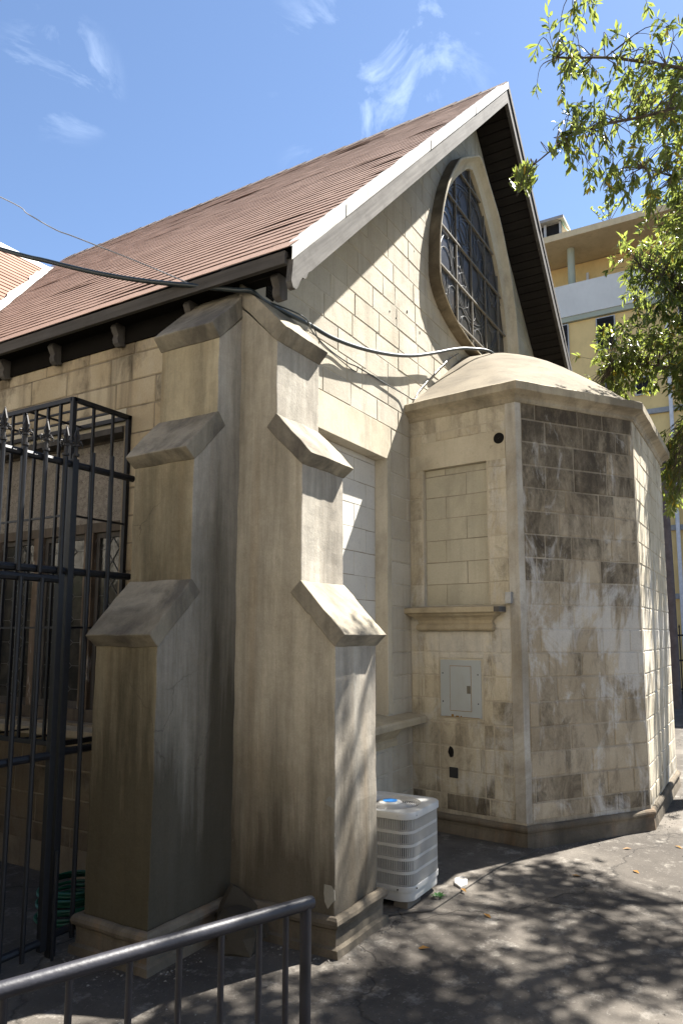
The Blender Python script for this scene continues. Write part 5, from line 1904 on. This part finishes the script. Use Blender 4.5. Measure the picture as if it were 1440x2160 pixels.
n2 = tree('yard_tree', 'dense green tree behind the apse hiding part of the ochre apartment block',
     [(8.2, -4.3, -.05), (8.1, -4.2, 1.5), (7.9, -3.9, 3.0), HUB2],
     [([HUB2, (6.9, -3.0, 5.4), (6.3, -2.2, 6.1), (5.9, -1.7, 6.4)], .09, .012),
      ([HUB2, (6.9, -2.8, 4.9), (6.5, -1.9, 5.2), (6.5, -1.2, 5.4)], .08, .012),
      ([HUB2, (6.8, -3.2, 4.6), (5.9, -2.7, 4.6), (5.3, -2.4, 4.2)], .08, .012),
      ([HUB2, (7.4, -3.0, 5.6), (6.6, -2.6, 6.8), (6.0, -2.4, 7.2)], .08, .012)],
     [((6.3, -1.85, 6.5), (.95, .80, .65), 190), ((6.55, -1.40, 5.45), (1.0, .70, .65), 210), ((6.2, -2.15, 5.75), (.95, .7, .8), 240), ((6.3, -2.4, 6.9), (.8, .6, .6), 120),
      ((5.7, -2.25, 4.85), (.6, .42, .6), 150), ((6.15, -1.95, 3.75), (.40, .28, .75), 130), ((7.0, -2.8, 5.4), (.9, .8, .9), 150), ((6.0, -2.45, 5.3), (.7, .5, .7), 130), ((7.2, -.9, 5.0), (.7, .5, .5), 80)],
     .105, 9, 110)

# unseen trees, added to block sky light over the yard and walls
n3 = tree('left_blocker_tree', 'unseen dark tree added to block sky light left of the yard',
     [(-5.9, 3.4, -.05), (-5.8, 3.3, 2.6), (-5.5, 3.1, 5.0), (-5.2, 3.0, 6.0)],
     [([(-5.2, 3.0, 6.0), (-4.4, 2.4, 6.8), (-3.4, 1.6, 7.2)], .09, .02), ([(-5.2, 3.0, 6.0), (-4.8, 3.9, 6.8), (-4.0, 4.8, 7.2)], .09, .02)],
     [((-3.6, 2.4, 7.2), (1.5, 1.6, .7), 150), ((-3.4, 4.6, 7.4), (1.5, 1.6, .7), 150), ((-3.4, .4, 7.0), (1.3, 1.4, .7), 150), ((-3.4, 6.6, 7.6), (1.4, 1.4, .7), 120), ((-3.6, -1.4, 6.9), (1.3, 1.5, .7), 150)],
     .24, 21, 0, None, M['leaf_dense'])
n4 = tree('rear_blocker_tree', 'unseen dark tree added to block sky light over the foreground',
     [(.8, -6.9, -.05), (.8, -6.8, 1.8), (.6, -6.5, 3.4), (.4, -6.3, 4.4)],
     [([(.4, -6.3, 4.4), (1.4, -5.5, 5.6), (2.2, -4.8, 6.4)], .09, .02), ([(.4, -6.3, 4.4), (-.8, -5.6, 5.6), (-2.2, -5.0, 6.2)], .09, .02), ([(.4, -6.3, 4.4), (-1.4, -7.2, 5.8), (-3.0, -7.4, 6.4)], .09, .02)],
     [((1.6, -4.8, 7.0), (1.5, 1.3, .8), 170), ((-.6, -4.7, 6.9), (1.6, 1.4, .8), 190), ((-2.8, -4.7, 6.9), (1.5, 1.6, .8), 190), ((.6, -6.8, 6.8), (1.8, 1.6, 1.0), 190), ((-2.4, -7.2, 6.8), (1.8, 1.6, 1.0), 190), ((-4.4, -3.4, 6.9), (1.1, 1.5, .7), 130)],
     .24, 22, 0, None, M['leaf_dense'])
nb_ = thing('neighbour_house', 'pale tiled house wall with red coping mirrored in the nave casements', 'house', (-8.4, 0, 0))
m = MB(); m.box((-13, -14, -.05), (-7.2, 16, 6.4)); m.build('wall', M['nwall'], nb_)
m = MB(); m.box((-13.1, -14.1, 6.401), (-7.1, 16.1, 6.6)); m.build('coping', M['nred'], nb_)

def blocker_hedge(c0, c1, n, seed, label):  # leafy screen added out of view to keep low light off the walls
    r = random.Random(seed)
    t_ = thing('blocker_hedge', label, 'blocker_hedge', ((c0[0] + c1[0]) / 2, (c0[1] + c1[1]) / 2, 0))
    core, lv = MB(), MB()
    core.box((c0[0] + .15, c0[1] + .15, 0), (c1[0] - .15, c1[1] - .15, c1[2] - .15))
    core.build('stems', M['bark'], t_, rough=(.3, .10))
    for i in range(n):
        p = Vector((r.uniform(c0[0], c1[0]), r.uniform(c0[1], c1[1]), r.uniform(.05, c1[2])))
        d = Vector((r.gauss(0, 1), r.gauss(0, 1), r.gauss(0, 1))).normalized()
        w_ = d.orthogonal().normalized() * .06
        lv.add([p, p + d * .1 + w_, p + d * .2, p + d * .1 - w_], [(0, 1, 2), (0, 2, 3)])
    o = lv.build('foliage', M['leaf_dense'], t_, fix=False)
    o['kind'] = 'stuff'
blocker_hedge((-3.4, .4, 0), (-2.5, 8.0, 2.5), 5000, 41, 'unseen leafy screen added to keep low light off the nave wall')
blocker_hedge((-7.0, -12.0, 0), (-6.1, 0.2, 2.9), 5000, 42, 'unseen leafy screen added to cut low light from the pale house side')
